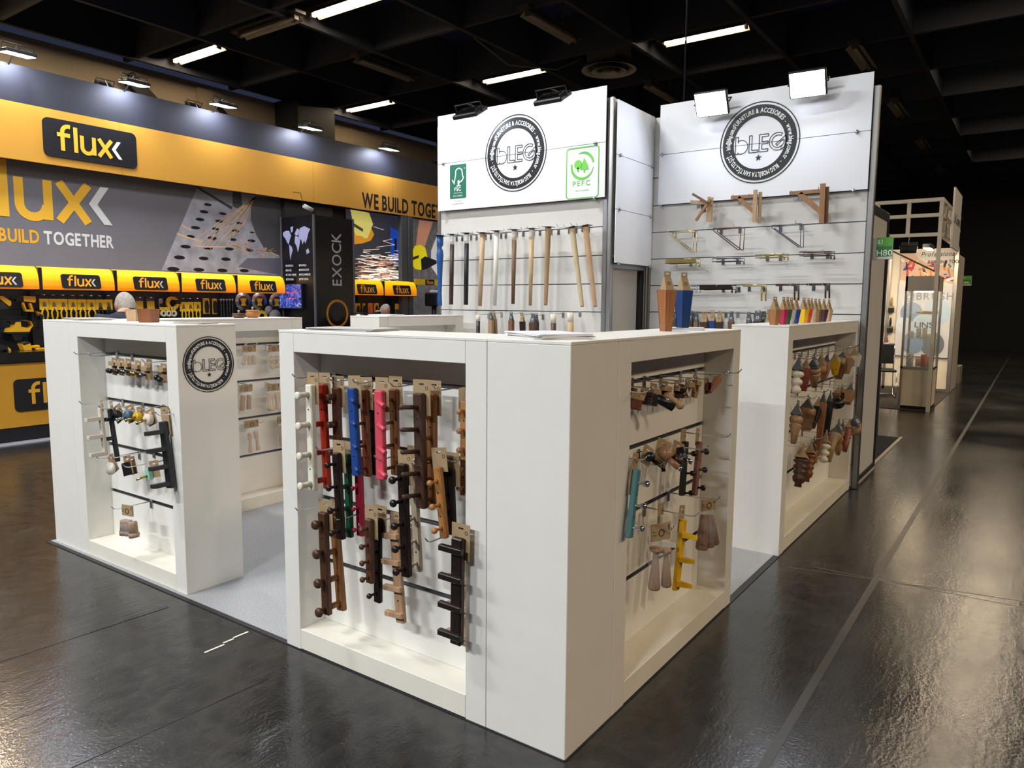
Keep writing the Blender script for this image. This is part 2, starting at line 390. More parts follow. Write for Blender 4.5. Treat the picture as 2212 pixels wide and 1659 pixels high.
def column(t, M, w, D):
    obj('corner_column', MB().box(.0008, w-.0008, .0004, D, 0, H-.012, c=.002), FRAME, t, M)
    obj('top_panel', MB().box(0, w, 0, D, H-.0115, H, c=.0015), FRAME, t, M)
# L shaped corner counter
B = thing('display_counter', 'white L-shaped corner display counter with a plain corner column', 'counter', T((0, 0, 0)))
column(B, T((0, .344, 0)) @ FU, .344, .339)
wing(B, T((0, 1.50, 0)) @ FU, 1.155, .099, .096, .344, .143)
wing(B, T((.340, 0, 0)), 1.341, .103, .094, .344, .150)
# counter with the round logo on its end
A = thing('display_counter', 'white display counter with a round black logo on its end panel', 'counter', T((.04, 2.389, 0)))
Ai = T((-.04, -2.389, 0))
column(A, Ai @ T((.04, 3.92, 0)) @ FU, .338, .347)
wing(A, Ai @ T((.04, 3.581, 0)) @ FU, 1.192, .111, .1035, .347, .155)
# rear counter holding bagged turned legs
Dc = thing('display_counter', 'white rear display counter with bagged wooden feet inside', 'counter', T((.39, 3.53, 0)))
wing(Dc, FV, 1.37, .1, .10, .35, .150)
# rear counter near the slat wall
Ec = thing('display_counter', 'white display counter beside the slat wall, its bay seen only at the top', 'counter', T((2.60, 3.53, 0)))
wing(Ec, FV, 1.18, .11, .11, .37, .150)
# aisle counter
Cc = thing('display_counter', 'white aisle display counter full of hanging furniture legs', 'counter', T((2.577, 0, 0)))
wing(Cc, FV, 2.13, .1025, .074, .354, .155)
# slat walls
GW = [2.530-.258*k for k in range(10)]
WALLP = paint('#d6d4d0', .45)
def slat_wall(name, M, L, top, post_l, post_r):
    t = obj(name, MB().box(0, L, .03, .06, 0, top-.02), WALLP, None, M, kind='structure')
    ez = [.02] + [g for z in reversed(GW) for g in (z-.004, z+.004)] + [2.79]
    for k in range(len(ez)//2):
        obj('slat_board', MB().box(.002, L-.002, 0, .029, ez[2*k], ez[2*k+1], c=.0015), WALLP, t)
    obj('upper_panel', MB().box(.002, L-.002, 0, .029, 2.80, top), WALLP, t)
    for z in GW: obj('groove_rail', MB().box(.002, L-.002, .012, .029, z-.0038, z+.0038), RAIL, t)
    for x0, x1 in (post_l, post_r): obj('wall_post', MB().box(x0, x1, -.012, .05, 0, top, c=.006), ALU if name == 'wall_back' else metal('#8a8987', .4), t)
    return t
W1 = slat_wall('wall_back', T((3.975, 3.995, 0)) @ FU, 1.94, 3.40, (-.04, 0), (1.942, 1.99))
W2 = slat_wall('wall_aisle', T((4.73, 1.925, 0)) @ FU, 1.935, 3.36, (-.03, 0), (1.936, 1.985))
# store room side: upper panels, doorway
ws = obj('wall_store', MB().box(3.99, 4.74, 1.985, 2.015, 2.0, 3.40), WALLP, kind='structure')
obj('wall_post', MB().box(3.955, 4.0, 1.962, 2.0, 0, 3.40, c=.006), metal('#c3c6ca', .3), ws)
obj('upper_panel', MB().box(4.0, 4.74, 1.975, 1.984, 2.02, 3.37), paint('#8d867a', .6), ws)
d1 = obj('door_1', MB().box(4.03, 4.60, 2.005, 2.03, .02, 1.90), paint('#a8a49c', .6), kind='structure')
obj('door_frame', MB().box(4.0, 4.03, 1.965, 2.04, 0, 1.95, c=.003), ALU, d1)
obj('door_frame', MB().box(4.68, 4.72, 1.965, 2.04, 0, 1.95, c=.003), ALU, d1)
obj('door_frame', MB().box(4.03, 4.68, 1.965, 2.04, 1.90, 1.95, c=.003), ALU, d1)
obj('black_curtain', MB().tube([(4.64, 2.0, 0.02), (4.64, 2.0, 1.89)], .032, 8), flat('#0d0e12', .8), d1)
obj('store_panel', MB().box(4.0, 4.72, 2.6, 2.63, 0, 3.3), paint('#77736c', .6), d1)
# neighbour booth in line with the aisle
NB = thing('booth_side_panel', 'grey framed side panel of the next booth behind the aisle slat wall', 'panel', T((4.85, 0, 0)))
obj('panel', MB().box(.03, .93, -.01, .01, .06, 2.36), paint('#c9c6c2', .5), NB)
for x0, x1, z0, z1 in ((0, .03, 0, 2.44), (.90, .94, 0, 2.44), (.03, .90, 0, .06), (.03, .90, 2.36, 2.44)):
    obj('frame_bar', MB().box(x0, x1, -.022, .022, z0, z1, c=.004), metal('#77777a', .4) if z1 < 2.4 or x0 else ALU, NB)
obj('dark_edge', MB().box(.885, .90, -.024, .0, .06, 2.36), DARK, NB)
obj('foot_plate', MB().box(.0, .94, -.03, .03, .0, .012), paint('#b6afa4', .5), NB)
ncp = obj('carpet_next', MB().box(5.4, 7.75, .03, 3.0, 0, .006), carpet_mat('#3c3d41'), kind='structure')
obj('carpet_edge', MB().box(5.0, 7.8, -.0, .03, 0, .009), paint('#b9afa0', .5), ncp)
pn = obj('wall_next', MB().box(7.9, 7.94, .34, 3.0, 0, 2.44), paint('#c9c6c2', .5), kind='structure')
obj('wall_post', MB().box(7.88, 7.96, .30, .34, 0, 2.44), ALU, pn)
obj('wall_next_side', MB().box(5.76, 7.9, 2.6, 2.64, 0, 2.44), paint('#a5a29c', .6), kind='structure')
# ================================================================== SIGNS
BLK = flat('#14141a', .45); INK = flat('#1c1c2e', .5); SHEET = pbr('#e9ebf0', .35, kind='sheet')
def disc(mb, r, y0, y1, cx=0, cz=0, seg=48): return mb.prism(arc(cx, cz, r, 0, 360*(seg-1)/seg, seg-1), y0, y1)
def star(r, cz): return [(r*(1 if k % 2 == 0 else .42)*math.sin(math.pi*k/5), cz+r*(1 if k % 2 == 0 else .42)*math.cos(math.pi*k/5)) for k in range(10)]
def outline(mb, pts, k, cx, cz, s, w): mb.ribbon([(cx+x*s, cz+z*s) for x, z in pts], w, -.0035, -.0025, closed=k)
def round_logo(parent, M, r, white='#e9ebf0'):
    """round trade mark: thin outer circle, black band with white lettering, outlined name and star"""
    o = obj('logo_circle', MB().ring(r*.975, r, -.0035, -.0006, 72), BLK, parent, M)
    o = obj('logo_band', MB().ring(r*.645, r*.925, -.0035, -.0006, 72), BLK, parent, M)
    t = MB(); h = r*.112; rm = r*.785
    arc_words(t, 'FURNITURE & ACCESORIES', h, rm, 145, 40, off=.022)
    arc_words(t, '-', h, rm, 36, 33); arc_words(t, 'www.bleg.com.tr', h, rm, 28, -36, off=.022); arc_words(t, '-', h, rm, -41, -44)
    arc_words(t, 'BLEG MOBİLYA SAN.TİC.LTD.ŞTİ', h, rm, -50, -161, off=.022); arc_words(t, '-', h, rm, -165, -168)
    arc_words(t, 'info@bleg.com.tr', h, rm, -172, -217, off=.022); arc_words(t, '-', h, rm, -211.5+0, -214)if 0 else None
    obj('band_lettering', t, flat('#f2f2f2', .5), parent, M)
    n = MB(); s = r*.34; w = r*.016; cz = -.02*r
    outline(n, [(-1.75, -.62), (-1.75, .62), (-1.55, .62), (-1.55, .18)], False, 0, cz, s, w)
    outline(n, [(-1.75, -.62), (-1.55, -.62), (-1.55, -.5)], False, 0, cz, s, w)
    n.ribbon([(x, z) for x, z in arc(-1.32*s, cz-.13*s, .5*s, 118, -118, 20)], w, -.0035, -.0025)
    outline(n, [(-.72, .62), (-.52, .62), (-.52, -.45), (-.08, -.45), (-.08, -.62), (-.72, -.62)], True, 0, cz, s, w)
    outline(n, [(.02, .62), (.68, .62), (.68, .45), (.22, .45), (.22, .1), (.66, .1), (.66, -.07), (.22, -.07), (.22, -.45), (.68, -.45), (.68, -.62), (.02, -.62)], True, 0, cz, s, w)
    g = arc(1.38, 0, .63, 62, 300, 18) + arc(1.38, 0, .63, 300, 395, 8) + [(1.22, -.18), (1.32, -.3), (1.72, .1)] + arc(1.38, 0, .44, 10, -60, 6) + arc(1.38, 0, .44, -60, -300, 16)
    outline(n, g, True, 0, cz, s, w)
    obj('logo_name', n, BLK, parent, M)
    obj('logo_star', MB().prism(star(r*.085, -.37*r), -.0035, -.0006), BLK, parent, M)
KNOB = metal('#b9bcc4', .2)
def standoff(parent, M): return obj('standoff', MB().lathe([(.006, .05), (.006, 0), (.016, 0), (.016, -.012), (.010, -.018)], 12, M @ RX(math.pi/2) @ Matrix.Diagonal((1, 1, -1, 1))), KNOB, parent)
def sign(label, M, w, zs, sx, gap=.002):
    t = thing('sign_board', label, 'sign', M)
    for z0, z1 in zip(zs[:-1], zs[1:]): obj('sign_sheet', MB().box(0, w, 0, .008, z0+gap, z1-gap, c=.001), SHEET, t)
    for z in zs[:-1]:
        for x in sx: standoff(t, T((x, 0, z-.004 if z == zs[0] else z)))
    return t
s1 = sign('white two-sheet sign with round black logo and two green certificates', T((3.92, 3.985, 0)) @ FU, 1.972, (2.525, 3.006, 3.493), (.08, 1.87))
p = at(1113, 331, u=3.92); round_logo(s1, T((3.985-p.y, 0, p.z)), .362)
obj('seam_shadow', MB().box(0, 1.972, .002, .0075, 3.004, 3.008), INK, s1)
# green certificate panel with tick-tree
p = at(989.5, 392, u=3.92); P0 = T((3.985-p.y, 0, p.z))
obj('green_panel', MB().prism(rrect(.215, .34, .012), -.002, 0), flat('#1f6b57', .5), s1, P0)
t = MB(); t.ribbon([(-.075, .02), (-.05, -.015), (-.028, .075)] + arc(.012, .085, .045, 160, 20, 8) + [(.062, .05), (.074, .035), (.062, .015), (.05, 0), (.02, -.01)], .012, -.004, -.0022)
t.ribbon([(.008, .01), (.008, -.045)], .022, -.004, -.0022); t.ribbon([(-.02, -.045), (.04, -.045)], .01, -.004, -.0022)
t.ring(0.003, .006, -.004, -.0022, 10, cx=.085, cz=.125)
words(t, 'FSC', .036, z=-.095, y=-.004, off=.022); words(t, 'www.fsc.org', .014, z=-.12, y=-.004); words(t, 'FSC® C188803', .014, z=-.152, y=-.004)
obj('certificate_lettering', t, flat('#f0f4f2', .5), s1, P0)
t = MB(); words(t, 'The mark of', .013, z=-.20, y=-.002); words(t, 'responsible forestry', .013, z=-.228, y=-.002)
obj('certificate_caption', t, flat('#6d7790', .5), s1, P0)
# light green certificate outline with two trees
p = at(1258, 373, u=3.92); P0 = T((3.985-p.y, 0, p.z)); LG = flat('#6cc24a', .5)
fr = rrect(.335, .45, .03, 4)
obj('certificate_frame', MB().ribbon(fr, .009, -.003, -.0006, closed=True), LG, s1, P0)
t = MB(); disc(t, .042, -.003, -.0006, -.045, .075, 20); t.box(-.053, -.037, -.003, -.0006, .01, .05)
t.prism([(.02, .13), (.065, .045), (-.018, .045)], -.003, -.0006); t.prism([(.02, .10), (.07, .025), (-.02, .025)], -.0029, -.0006); t.box(.013, .03, -.003, -.0006, 0, .03)
for a0, a1, w0 in ((110, 10, .02), (-10, -190, .02)):
    pts = arc(0, .062, .115, a0, a1, 18); m = len(pts)-1
    for i in range(m): t.ribbon([pts[i], pts[i+1]], .004+w0*math.sin(math.pi*(i+.5)/m*.8), -.003, -.0006)
obj('certificate_mark', t, LG, s1, P0); t = MB()
words(t, 'PEFC', .045, z=-.115, y=-.002, off=.006, track=.12, sx=1.15); words(t, 'PEFC/04-31-00029', .013, z=-.165, y=-.002)
obj('certificate_lettering', t, LG, s1, P0)
s2 = sign('white two-sheet sign with round black logo above the wall brackets', T((4.68, 1.842, 0)) @ FU, 1.855, (2.525, 2.996, 3.460), (.03, 1.75))
p = at(1639.5, 308, u=4.68); round_logo(s2, T((1.842-p.y, 0, p.z)), .352)
obj('seam_shadow', MB().box(0, 1.855, .002, .0075, 2.994, 2.998), INK, s2)
s3 = sign('plain white three-sheet sign over the store room doorway', T((3.955, 1.915, 0)), .765, (1.942, 2.42, 2.895, 3.37), (.06, .72))
p = at(451, 787, v=2.389); round_logo(A, Ai @ T((p.x, 2.389, p.z)), .150)
# ------------------------------------------------------------------ floodlights
def flood(label, M, e, col, w=.27, h=.19, arm=None, group=None):
    """flat LED floodlight: local -y is the lit face"""
    t = thing('floodlight', label, 'floodlight', M, group)
    obj('housing', MB().box(-w/2-.012, w/2+.012, .0, .045, -h/2-.012, h/2+.012, c=.01), DARK, t)
    f = MB()
    for k in range(9): f.box(-w/2+.02+k*(w-.04)/8-.002, -w/2+.02+k*(w-.04)/8+.002, .045, .062, -h/2+.02, h/2-.02)
    obj('cooling_fins', f, DARK, t)
    obj('lens', MB().box(-w/2, w/2, -.004, .001, -h/2, h/2), glow(col, e), t)
    b = MB().tube([(-w/2-.02, .02, 0), (-w/2-.02, .11, .0), (w/2+.02, .11, 0), (w/2+.02, .02, 0)], .007, 6)
    obj('bracket', b, DARK, t)
    if arm:
        q = M.inverted() @ Vector(arm); obj('arm', MB().tube([(0, .11, 0), q], .008, 6), metal('#8d8f94', .4), t)
    return t
def aim(p, d):
    y = -Vector(d).normalized(); x = Vector((0, 0, 1)).cross(y).normalized() * -1; z = x.cross(y); 
    m = Matrix((x, y, z)).transposed().to_4x4(); m.translation = p; return m
FC = '#e6efff'
for (x, y), lb in (((1017, 249), 'black floodlight over the certificate sign, close to the left slat wall end'), ((1195, 218), 'black floodlight over the certificate sign, close to the store room corner')):
    p = at(x, y, u=3.72); flood(lb, aim(p, (.50, 0, -.86)), 24, FC, .27, .19, (3.915, p.y, 3.47))
for (x, y), lb in (((1536, 225), 'blazing floodlight in front of the upper edge of the bracket wall logo'), ((1744, 182), 'blazing floodlight near the free end of the bracket wall sign')):
    p = at(x, y, u=4.50); flood(lb, aim(p, (-.83, -.05, -.55)), 64, FC, .27, .2, (4.675, p.y, 3.44))
# ================================================================== GOODS: BUILDERS
KRAFT = card('#a38a68'); KRAFT2 = card('#957b5a'); GREYC = card('#55585a'); INKC = flat('#2b2118', .7)
def hook(label, group, M, L=.24, double=False):
    t = thing('wire_hook', label, 'hook', M, group)
    obj('bracket', MB().box(-.014, .014, -.006, .0, -.045, .008, c=.002), CHROME, t)
    for x in ((-.012, .012) if double else (0,)):
        obj('prong', MB().tube([(x, -.004, 0), (x, -L+.02, -.004), (x, -L, .002), (x, -L-.014, .018)], .0028, 6), CHROME, t)
    return t
def tip_hooks(tips, wall, L, label, group, double=False, **k):
    """hooks whose tips show at the given photo points; wall = depth of the slat board"""
    for q in tips:
        p = at(*q, **{a: b-L for a, b in wall.items()})
        if 'u' in wall: p.x = wall['u']
        else: p.y = wall['v']
        p.z -= .016
        hook(label, group, T(p) @ (FU if 'u' in wall else FV), L, double)
def hang_card(t, w, z0, z1, y, M=None, mat=None, slot=True, ringx=.3):
    """kraft hanger card with a punched slot and a printed ring"""
    m = MB(); zc = z1-.018; sw = min(.012, w*.2); sh = .0035
    if slot:
        for a in ((-w/2, -sw, z0, z1), (sw, w/2, z0, z1), (-sw, sw, z0, zc-sh), (-sw, sw, zc+sh, z1)): m.box(a[0], a[1], y, y+.0012, a[2], a[3])
    else: m.box(-w/2, w/2, y, y+.0012, z0, z1)
    c = obj('hang_card', m, mat or KRAFT, t, M)
    o = obj('printed_ring', MB().ring(.0052, .0070, y-.0006, y, 20, cx=w*ringx, cz=zc-.014), INKC, c)
    return c
def peg(kind, L, r):
    """peg along -y from the bar face"""
    m = MB(); X = RX(math.pi/2)
    if kind == 'dowel': m.lathe([(r, 0), (r, L-.002), (r-.002, L)], 12, X)
    elif kind == 'knob': m.lathe([(r*.95, 0), (r*.85, L*.5), (r*.95, L*.8), (r*1.2, L*.88), (r*1.2, L), (r*.9, L*1.05)], 14, X)
    elif kind == 'ballknob': m.lathe([(r*.7, 0), (r*.6, L*.35), (r*1.0, L*.5), (r*1.3, L*.75), (r*1.05, L*.98), (r*.4, L*1.05)], 14, X)
    elif kind == 'shaker': m.lathe([(r*.65, 0), (r*.5, L*.3), (r*.42, L*.6), (r*.95, L*.7), (r*1.05, L*.85), (r*.75, L*.97), (r*.2, L)], 12, X)
    elif kind == 'block': m.box(-r, r, -L, 0, -.011, .011, c=.002)
    elif kind == 'chrome': m.lathe([(r*.4, 0), (r*.35, L*.6), (r*.9, L*.65), (r*1.0, L*.95), (r*.6, L)], 12, X)
    return m
def rack(label, t, b, depth, w, th, col, pk, n=4, L=.05, r=.009, pd=(0, 0), cw=.072, cardy=None, gloss=.42, screws=True, body=None, span=(.12, .90), pegcol=None, group=None, cardh=(-.085, .05), name='coat_rack', edge=.004):
    M, ln = hang(t, b, **depth)
    o = thing(name, label, 'coat rack', M, group); mt = body or (wood(col, gloss) if isinstance(col, str) else col)
    obj('rail', MB().box(-w/2, w/2, 0, th, -ln, 0, c=edge), mt, o)
    pm = pegcol or mt
    zs = [-ln*(span[0]+(span[1]-span[0])*k/(n-1)) for k in range(n)]
    if pk == 'cross':
        for z in zs: obj('cross_bar', MB().box(-w*1.35, w*.78, -.022, 0, z-.011, z+.011, c=.002), pm, o)
    else:
        me = peg(pk, L, r).mesh('peg'); me.materials.append(pm)
        for z in zs: obj('peg', me, None, o, T((0, .001, z)) @ RZ(pd[0]) @ RX(pd[1]))
    if screws:
        for k in (0, n-2): obj('screw_hole', MB().lathe([(.0035, 0), (.0035, .001)], 8, T((0, -.0002, (zs[k]+zs[k+1])/2)) @ RX(math.pi/2)), BLACK, o)
    hang_card(o, cw, cardh[0], cardh[1], th+.001)
    return o
def tent(t, w, d, h, mat, M=None, ring='#d8d8d8'):
    """folded hanger that stands on the top of a leg: two leaning sheets and an eyelet tab"""
    p = MB()
    g = w*.40
    p.add([(-w/2, -d/2, 0), (w/2, -d/2, 0), (g, -.002, h*.72), (-g, -.002, h*.72)], [(0, 1, 2, 3)])
    p.add([(-w/2, d/2, 0), (w/2, d/2, 0), (g, .002, h*.72), (-g, .002, h*.72)], [(3, 2, 1, 0)])
    for s in (-1, 1): p.add([(s*w/2, -d/2, 0), (s*w/2, d/2, 0), (s*g, .002, h*.72), (s*g, -.002, h*.72)], [(0, 1, 2, 3) if s > 0 else (3, 2, 1, 0)])
    q = g; e = .0012
    for a in ((-q, -q*.5, h*.7, h), (q*.5, q, h*.7, h), (-q*.5, q*.5, h*.7, h*.83), (-q*.5, q*.5, h*.93, h)): p.box(a[0], a[1], -e, e, a[2], a[3])
    c = obj('hang_tag', p, mat, t, M)
    sl = math.atan2(d/2, h*.72)
    obj('printed_ring', MB().ring(w*.13, w*.19, -.0008, 0, 18), flat(ring, .6), c, T((0, -d*.27, h*.36)) @ RX(-sl))
    return c
def sq_taper(w0, w1, h, c=.002, M=None):
    """square leg, wide at the top, with its edges eased"""
    m = MB(); n = 8; vs = []; 
    for w, z in ((w0/2, 0), (w1/2, -h)):
        for sx, sy in ((1, 1), (-1, 1), (-1, -1), (1, -1)):
            vs += [(sx*w-(sx*c if sx*sy > 0 else 0), sy*w-(sy*c if sx*sy < 0 else 0), z), (sx*w-(sx*c if sx*sy < 0 else 0), sy*w-(sy*c if sx*sy > 0 else 0), z)]
    f = [(k, (k+1) % n, n+(k+1) % n, n+k) for k in range(n)] + [tuple(range(n-1, -1, -1)), tuple(range(n, 2*n))]
    m.add(vs, f, M); m.fix = True; return m
PROF = {  # (radius, height) in units of leg width and length, top to bottom
 'taper': [(.5, 0), (.5, -.03), (.33, -.97), (.30, -1)],
 'round': [(.5, 0), (.46, -.5), (.36, -1)],
 'beads': [(.28, 0)] + [(max(.2,.5*(1-.09*j)*math.sin(math.pi*k/8)), -(j+.5-.5*math.cos(math.pi*k/8))/3.0) for j in range(3) for k in range(1, 8)] + [(.15, -1)],
 'bun': [(.34, 0), (.5, -.10), (.52, -.2), (.40, -.28), (.33, -.31), (.47, -.34), (.47, -.37), (.30, -.62), (.20, -1)],
 'ripple': [(.30, 0), (.5, -.07), (.5, -.13), (.34, -.2), (.46, -.27), (.48, -.33), (.33, -.4), (.43, -.46), (.44, -.52), (.32, -.58), (.44, -.68), (.36, -.82), (.22, -.88), (.24, -1)],
 'spin': [(.42, 0), (.42, -.04), (.30, -.16), (.46, -.23), (.30, -.31), (.44, -.38), (.28, -.46), (.36, -.52), (.24, -1)],
 'trumpet': [(.55, 0), (.55, -.03), (.40, -.10), (.28, -.30), (.20, -1)],
 'vase': [(.50, 0), (.50, -.03), (.34, -.12), (.36, -.20), (.46, -.27), (.44, -.36), (.26, -.50), (.38, -.62), (.36, -.74), (.17, -1)],
 'pot': [(.45, 0), (.48, -.12), (.42, -.22), (.45, -.3), (.50, -.55), (.42, -.8), (.34, -1)],
 'turned': [(.45, 0), (.45, -.13), (.22, -.17), (.42, -.21), (.5, -.27), (.44, -.36), (.36, -.55), (.28, -.82), (.33, -.92), (.36, -1)],
 'ball': [(.1, 0)] + [(.5*math.sin(math.pi*k/10), -.5+.5*math.cos(math.pi*k/10)) for k in range(1, 10)] + [(.1, -1)],
 'steps': [(.5, 0), (.5, -.30), (.46, -.305), (.46, -.62), (.41, -.625), (.40, -.96), (.3, -1)],
 'stack': [(.44, 0), (.52, -.12), (.44, -.24), (.43, -.27), (.52, -.42), (.40, -.54), (.40, -.56), (.27, -1)],
}
def leg(label, t, b, depth, w, col, kind='sq', w1=None, tg='kraft', th=.085, rot=0, group=None, mat=None, cap=None, name='leg_sample', plate=False, rough=.45):
    M, ln = hang(t, b, **depth)
    o = thing(name, label, 'leg sample', M, group); mt = mat or wood(col, rough)
    if kind == 'sq':
        k = 0
        if cap:
            f = cap[1]; wm = w+((w1 or w*.6)-w)*f
            obj('upper_sleeve', sq_taper(w, wm, ln*f), cap[0], o, RZ(rot)); obj('shaft', sq_taper(wm, w1 or w*.6, ln*(1-f)), mt, o, T((0, 0, -ln*f)) @ RZ(rot))
        else: obj('shaft', sq_taper(w, w1 or w*.6, ln), mt, o, RZ(rot))
    else:
        if cap:
            f = cap[1]; obj('upper_sleeve', MB().lathe([(w/2, 0), (w/2*.97, -ln*f)], 16), cap[0], o); obj('shaft', MB().lathe([(w/2*.97, -ln*f), ((w1 or w*.8)/2, -ln)], 16), mt, o)
        else: obj('shaft', MB().lathe([(r*w, z*ln) for r, z in PROF[kind]], 18), mt, o)
    if plate: obj('mounting_plate', MB().box(-.05, .05, -.05, .05, 0, .004, c=.001), metal('#6f6f72', .4), o)
    if tg: tent(o, max(.032, w*.85), max(.03, w*.8), th, KRAFT if tg == 'kraft' else GREYC, None, '#3a2b1c' if tg == 'kraft' else '#e0e0e0')
    return o
PLASTIC = pbr('#eef2f6', .12, alpha=.13, spec=.6, kind='film')
def bag(label, t, depth, w, h, items, group=None, hw=.11, hh=.055, name='bagged_legs', rot=0):
    """clear bag under a folded kraft header; items = list of (x, z, width, length, profile, tilt)"""
    p = at(*t, **depth); M = T(p) @ (FU if 'u' in depth else FV) @ RZ(rot)
    o = thing(name, label, 'bagged legs', M, group)
    c = obj('header_card', MB().box(-hw/2, hw/2, -.004, .004, -hh, 0, c=.001), KRAFT, o)
    obj('printed_ring', MB().ring(.012, .015, -.0056, -.0042, 24, cz=-hh*.55), INKC, c)
    m = MB(); words(m, 'BL.2', .007, x=-hw*.36, z=-hh*.5, y=-.0046); m.box(-hw*.46, -hw*.28, -.0046, -.0042, -hh*.66, -hh*.63); m.box(hw*.36, hw*.41, -.0046, -.0042, -hh*.42, -hh*.12)
    obj('card_print', m, INKC, c)
    f = MB(); n = 10; vs = []
    for k, (z, ww, dd) in enumerate(((-hh, hw*.42, .004), (-hh-.04, w*.46, .02), (-h*.6, w*.5, .03), (-h+.01, w*.5, .03), (-h, w*.44, .012))):
        for j in range(n): vs.append((ww*math.cos(2*math.pi*j/n)*(1+.04*math.sin(3*j+k)), dd*math.sin(2*math.pi*j/n), z))
    fs = [(k*n+j, k*n+(j+1) % n, (k+1)*n+(j+1) % n, (k+1)*n+j) for k in range(4) for j in range(n)]
    obj('clear_bag', f.add(vs, fs, None, True), PLASTIC, o)
    for x, z, lw, ll, pr, tl, col in items:
        obj('wooden_foot', MB().lathe([(r*lw, q*ll) for r, q in PROF[pr]], 16), wood(col, .6), o, T((x, 0, z)) @ RY(tl))
    return o
def on_card(label, t, b, depth, parts, cw=.07, group=None, cat='furniture knob', name='knob_on_card', box=False, yaw=0, mat=None):
    """hardware sold on a hanger card; parts = list of (name, mesh, material)"""
    M, ln = hang(t, b, **depth); M = M @ RZ(yaw)
    o = thing(name, label, cat, M, group)
    hang_card(o, cw, -ln, 0, 0, None, mat or KRAFT2)
    if box: obj('card_fold', MB().box(-cw/2, cw/2, -.022, -.001, -.045, -.022, c=.001), KRAFT, o)
    for nm, mb, mt in parts: obj(nm, mb, mt, o, T((0, -.001, -ln*.62)))
    return o
# ================================================================== CORNER COUNTER, FRONT BAY (coat racks)
WN = '#4a2c1c'; OR = '#a8672f'; EB = '#241512'; NAT = '#c9a273'; RB = '#84431f'
fb = 'coat racks in the front bay of the corner counter'
def U(x): return {'u': x}
def V(x): return {'v': x}
CREAM = paint('#e3ddcc', .4); REDP = paint('#b5301d', .4); BLUEP = paint('#1d4186', .4); PINKP = paint('#cf4a5c', .4); GREENP = paint('#1f5a3e', .4); CRIM = paint('#a8213c', .4); EBONY = wood(EB, .32, var=.2)
k1, k2 = R(0), R(0)
rack('cream painted coat rack with four stout mushroom pegs', (664.5,831), (671.5,1061), U(-.055), .038, .026, None, 'knob', 4, .058, .0135, body=CREAM, span=(.09,.93))
rack('red painted coat rack with blunt square pegs behind the cream one', (691.5,831), (703,1057), U(.02), .036, .024, None, 'block', 4, .05, .011, body=REDP, span=(.1,.9))
rack('reddish walnut coat rack half hidden behind the red one', (722,838), (727,990), U(.05), .044, .022, '#5d2c18', 'dowel', 3, .045, .014)
rack('bright blue painted coat rack with four slim pegs', (756,839), (767,1029), U(-.045), .042, .024, None, 'dowel', 4, .034, .0085, (R(72), R(18)), body=BLUEP)
rack('russet brown coat rack with long pegs beside the blue one', (782,842), (791,1030), U(.02), .036, .022, '#8a3f20', 'dowel', 4, .05, .0065)
rack('black stained coat rack mostly hidden behind the russet one', (800,868), (804,1027), U(.06), .026, .022, EB, 'dowel', 4, .04, .006, body=EBONY)
rack('pink painted coat rack with four slanting pegs', (815,844), (820,1037), U(-.055), .044, .024, None, 'dowel', 4, .05, .010, (R(76), R(16)), body=PINKP)
rack('tan coat rack with long pegs beside the pink one', (846,841), (851,1027), U(.02), .04, .022, '#8f5126', 'dowel', 4, .06, .0065)
rack('large chocolate coat rack with four long round rods', (900,850), (907,1099), U(-.055), .046, .026, '#4c2e22', 'dowel', 5, .085, .0085, (R(-4), R(-7)), span=(.12,.88), cw=.085)
rack('amber oak coat rack with rods beside the chocolate one', (928,851), (930,1097), U(.015), .042, .024, '#9a5c2a', 'dowel', 5, .055, .008, span=(.2,.92))
rack('light oak coat rack against the inner post of the front bay', (1002,867), (1001,1072), U(.075), .04, .022, '#b5763c', 'ballknob', 5, .035, .009, cw=.09, span=(.1,.9))
rack('ebony coat rack with round knobs, in front of the green rack', (722,979), (733,1166), U(-.06), .038, .024, None, 'shaker', 4, .05, .0135, body=EBONY)
rack('dark green painted coat rack with stub pegs', (746,981), (752,1162), U(.01), .032, .022, None, 'dowel', 4, .035, .010, body=GREENP)
rack('crimson painted coat rack below the russet one', (770,986), (776,1159), U(.045), .038, .022, None, 'shaker', 4, .035, .010, body=CRIM)
rack('long ebony coat rack with five round knobs', (864,1003), (874,1248), U(-.065), .040, .026, None, 'shaker', 5, .056, .0145, body=EBONY, span=(.12,.92))
rack('pale unfinished coat rack with five ball pegs', (888,992), (901,1236), U(.02), .036, .02, '#d9c6a6', 'shaker', 5, .036, .011, span=(.12,.92))
rack('narrow honey coloured coat rack with three turned pegs, hanging askew', (941,1010), (956,1164), U(-.05), .032, .024, '#b8732f', 'shaker', 3, .05, .0115, span=(.19,.85), cardh=(-.02,.07))
rack('black coat rack behind the honey coloured one', (964,1013), (969,1156), U(.005), .052, .022, None, 'shaker', 4, .03, .010, body=EBONY, cw=.09, cardh=(-.07,.06))
rack('walnut coat rack with four big ball knobs', (693,1108), (702,1329), U(-.06), .046, .024, '#4f2c19', 'ballknob', 4, .042, .0165, span=(.1,.95), cw=.085)
rack('amber coat rack with thick stub pegs beside the ball knob one', (717,1106), (734,1320), U(.015), .046, .024, '#a1622c', 'dowel', 4, .05, .013, span=(.12,.92))
rack('small walnut coat rack with four slim pegs', (793,1122), (796,1261), U(-.055), .036, .022, '#5b3520', 'shaker', 4, .042, .0115, span=(.14,.9))
rack('long ebony coat rack behind the small walnut one', (812,1120), (813,1303), U(.0), .036, .022, None, 'shaker', 4, .05, .011, body=EBONY, span=(.15,.88))
rack('natural beech coat rack with four cross bars', (848,1135), (863,1347), U(.03), .046, .022, '#c2946a', 'cross', 4, span=(.10,.90))
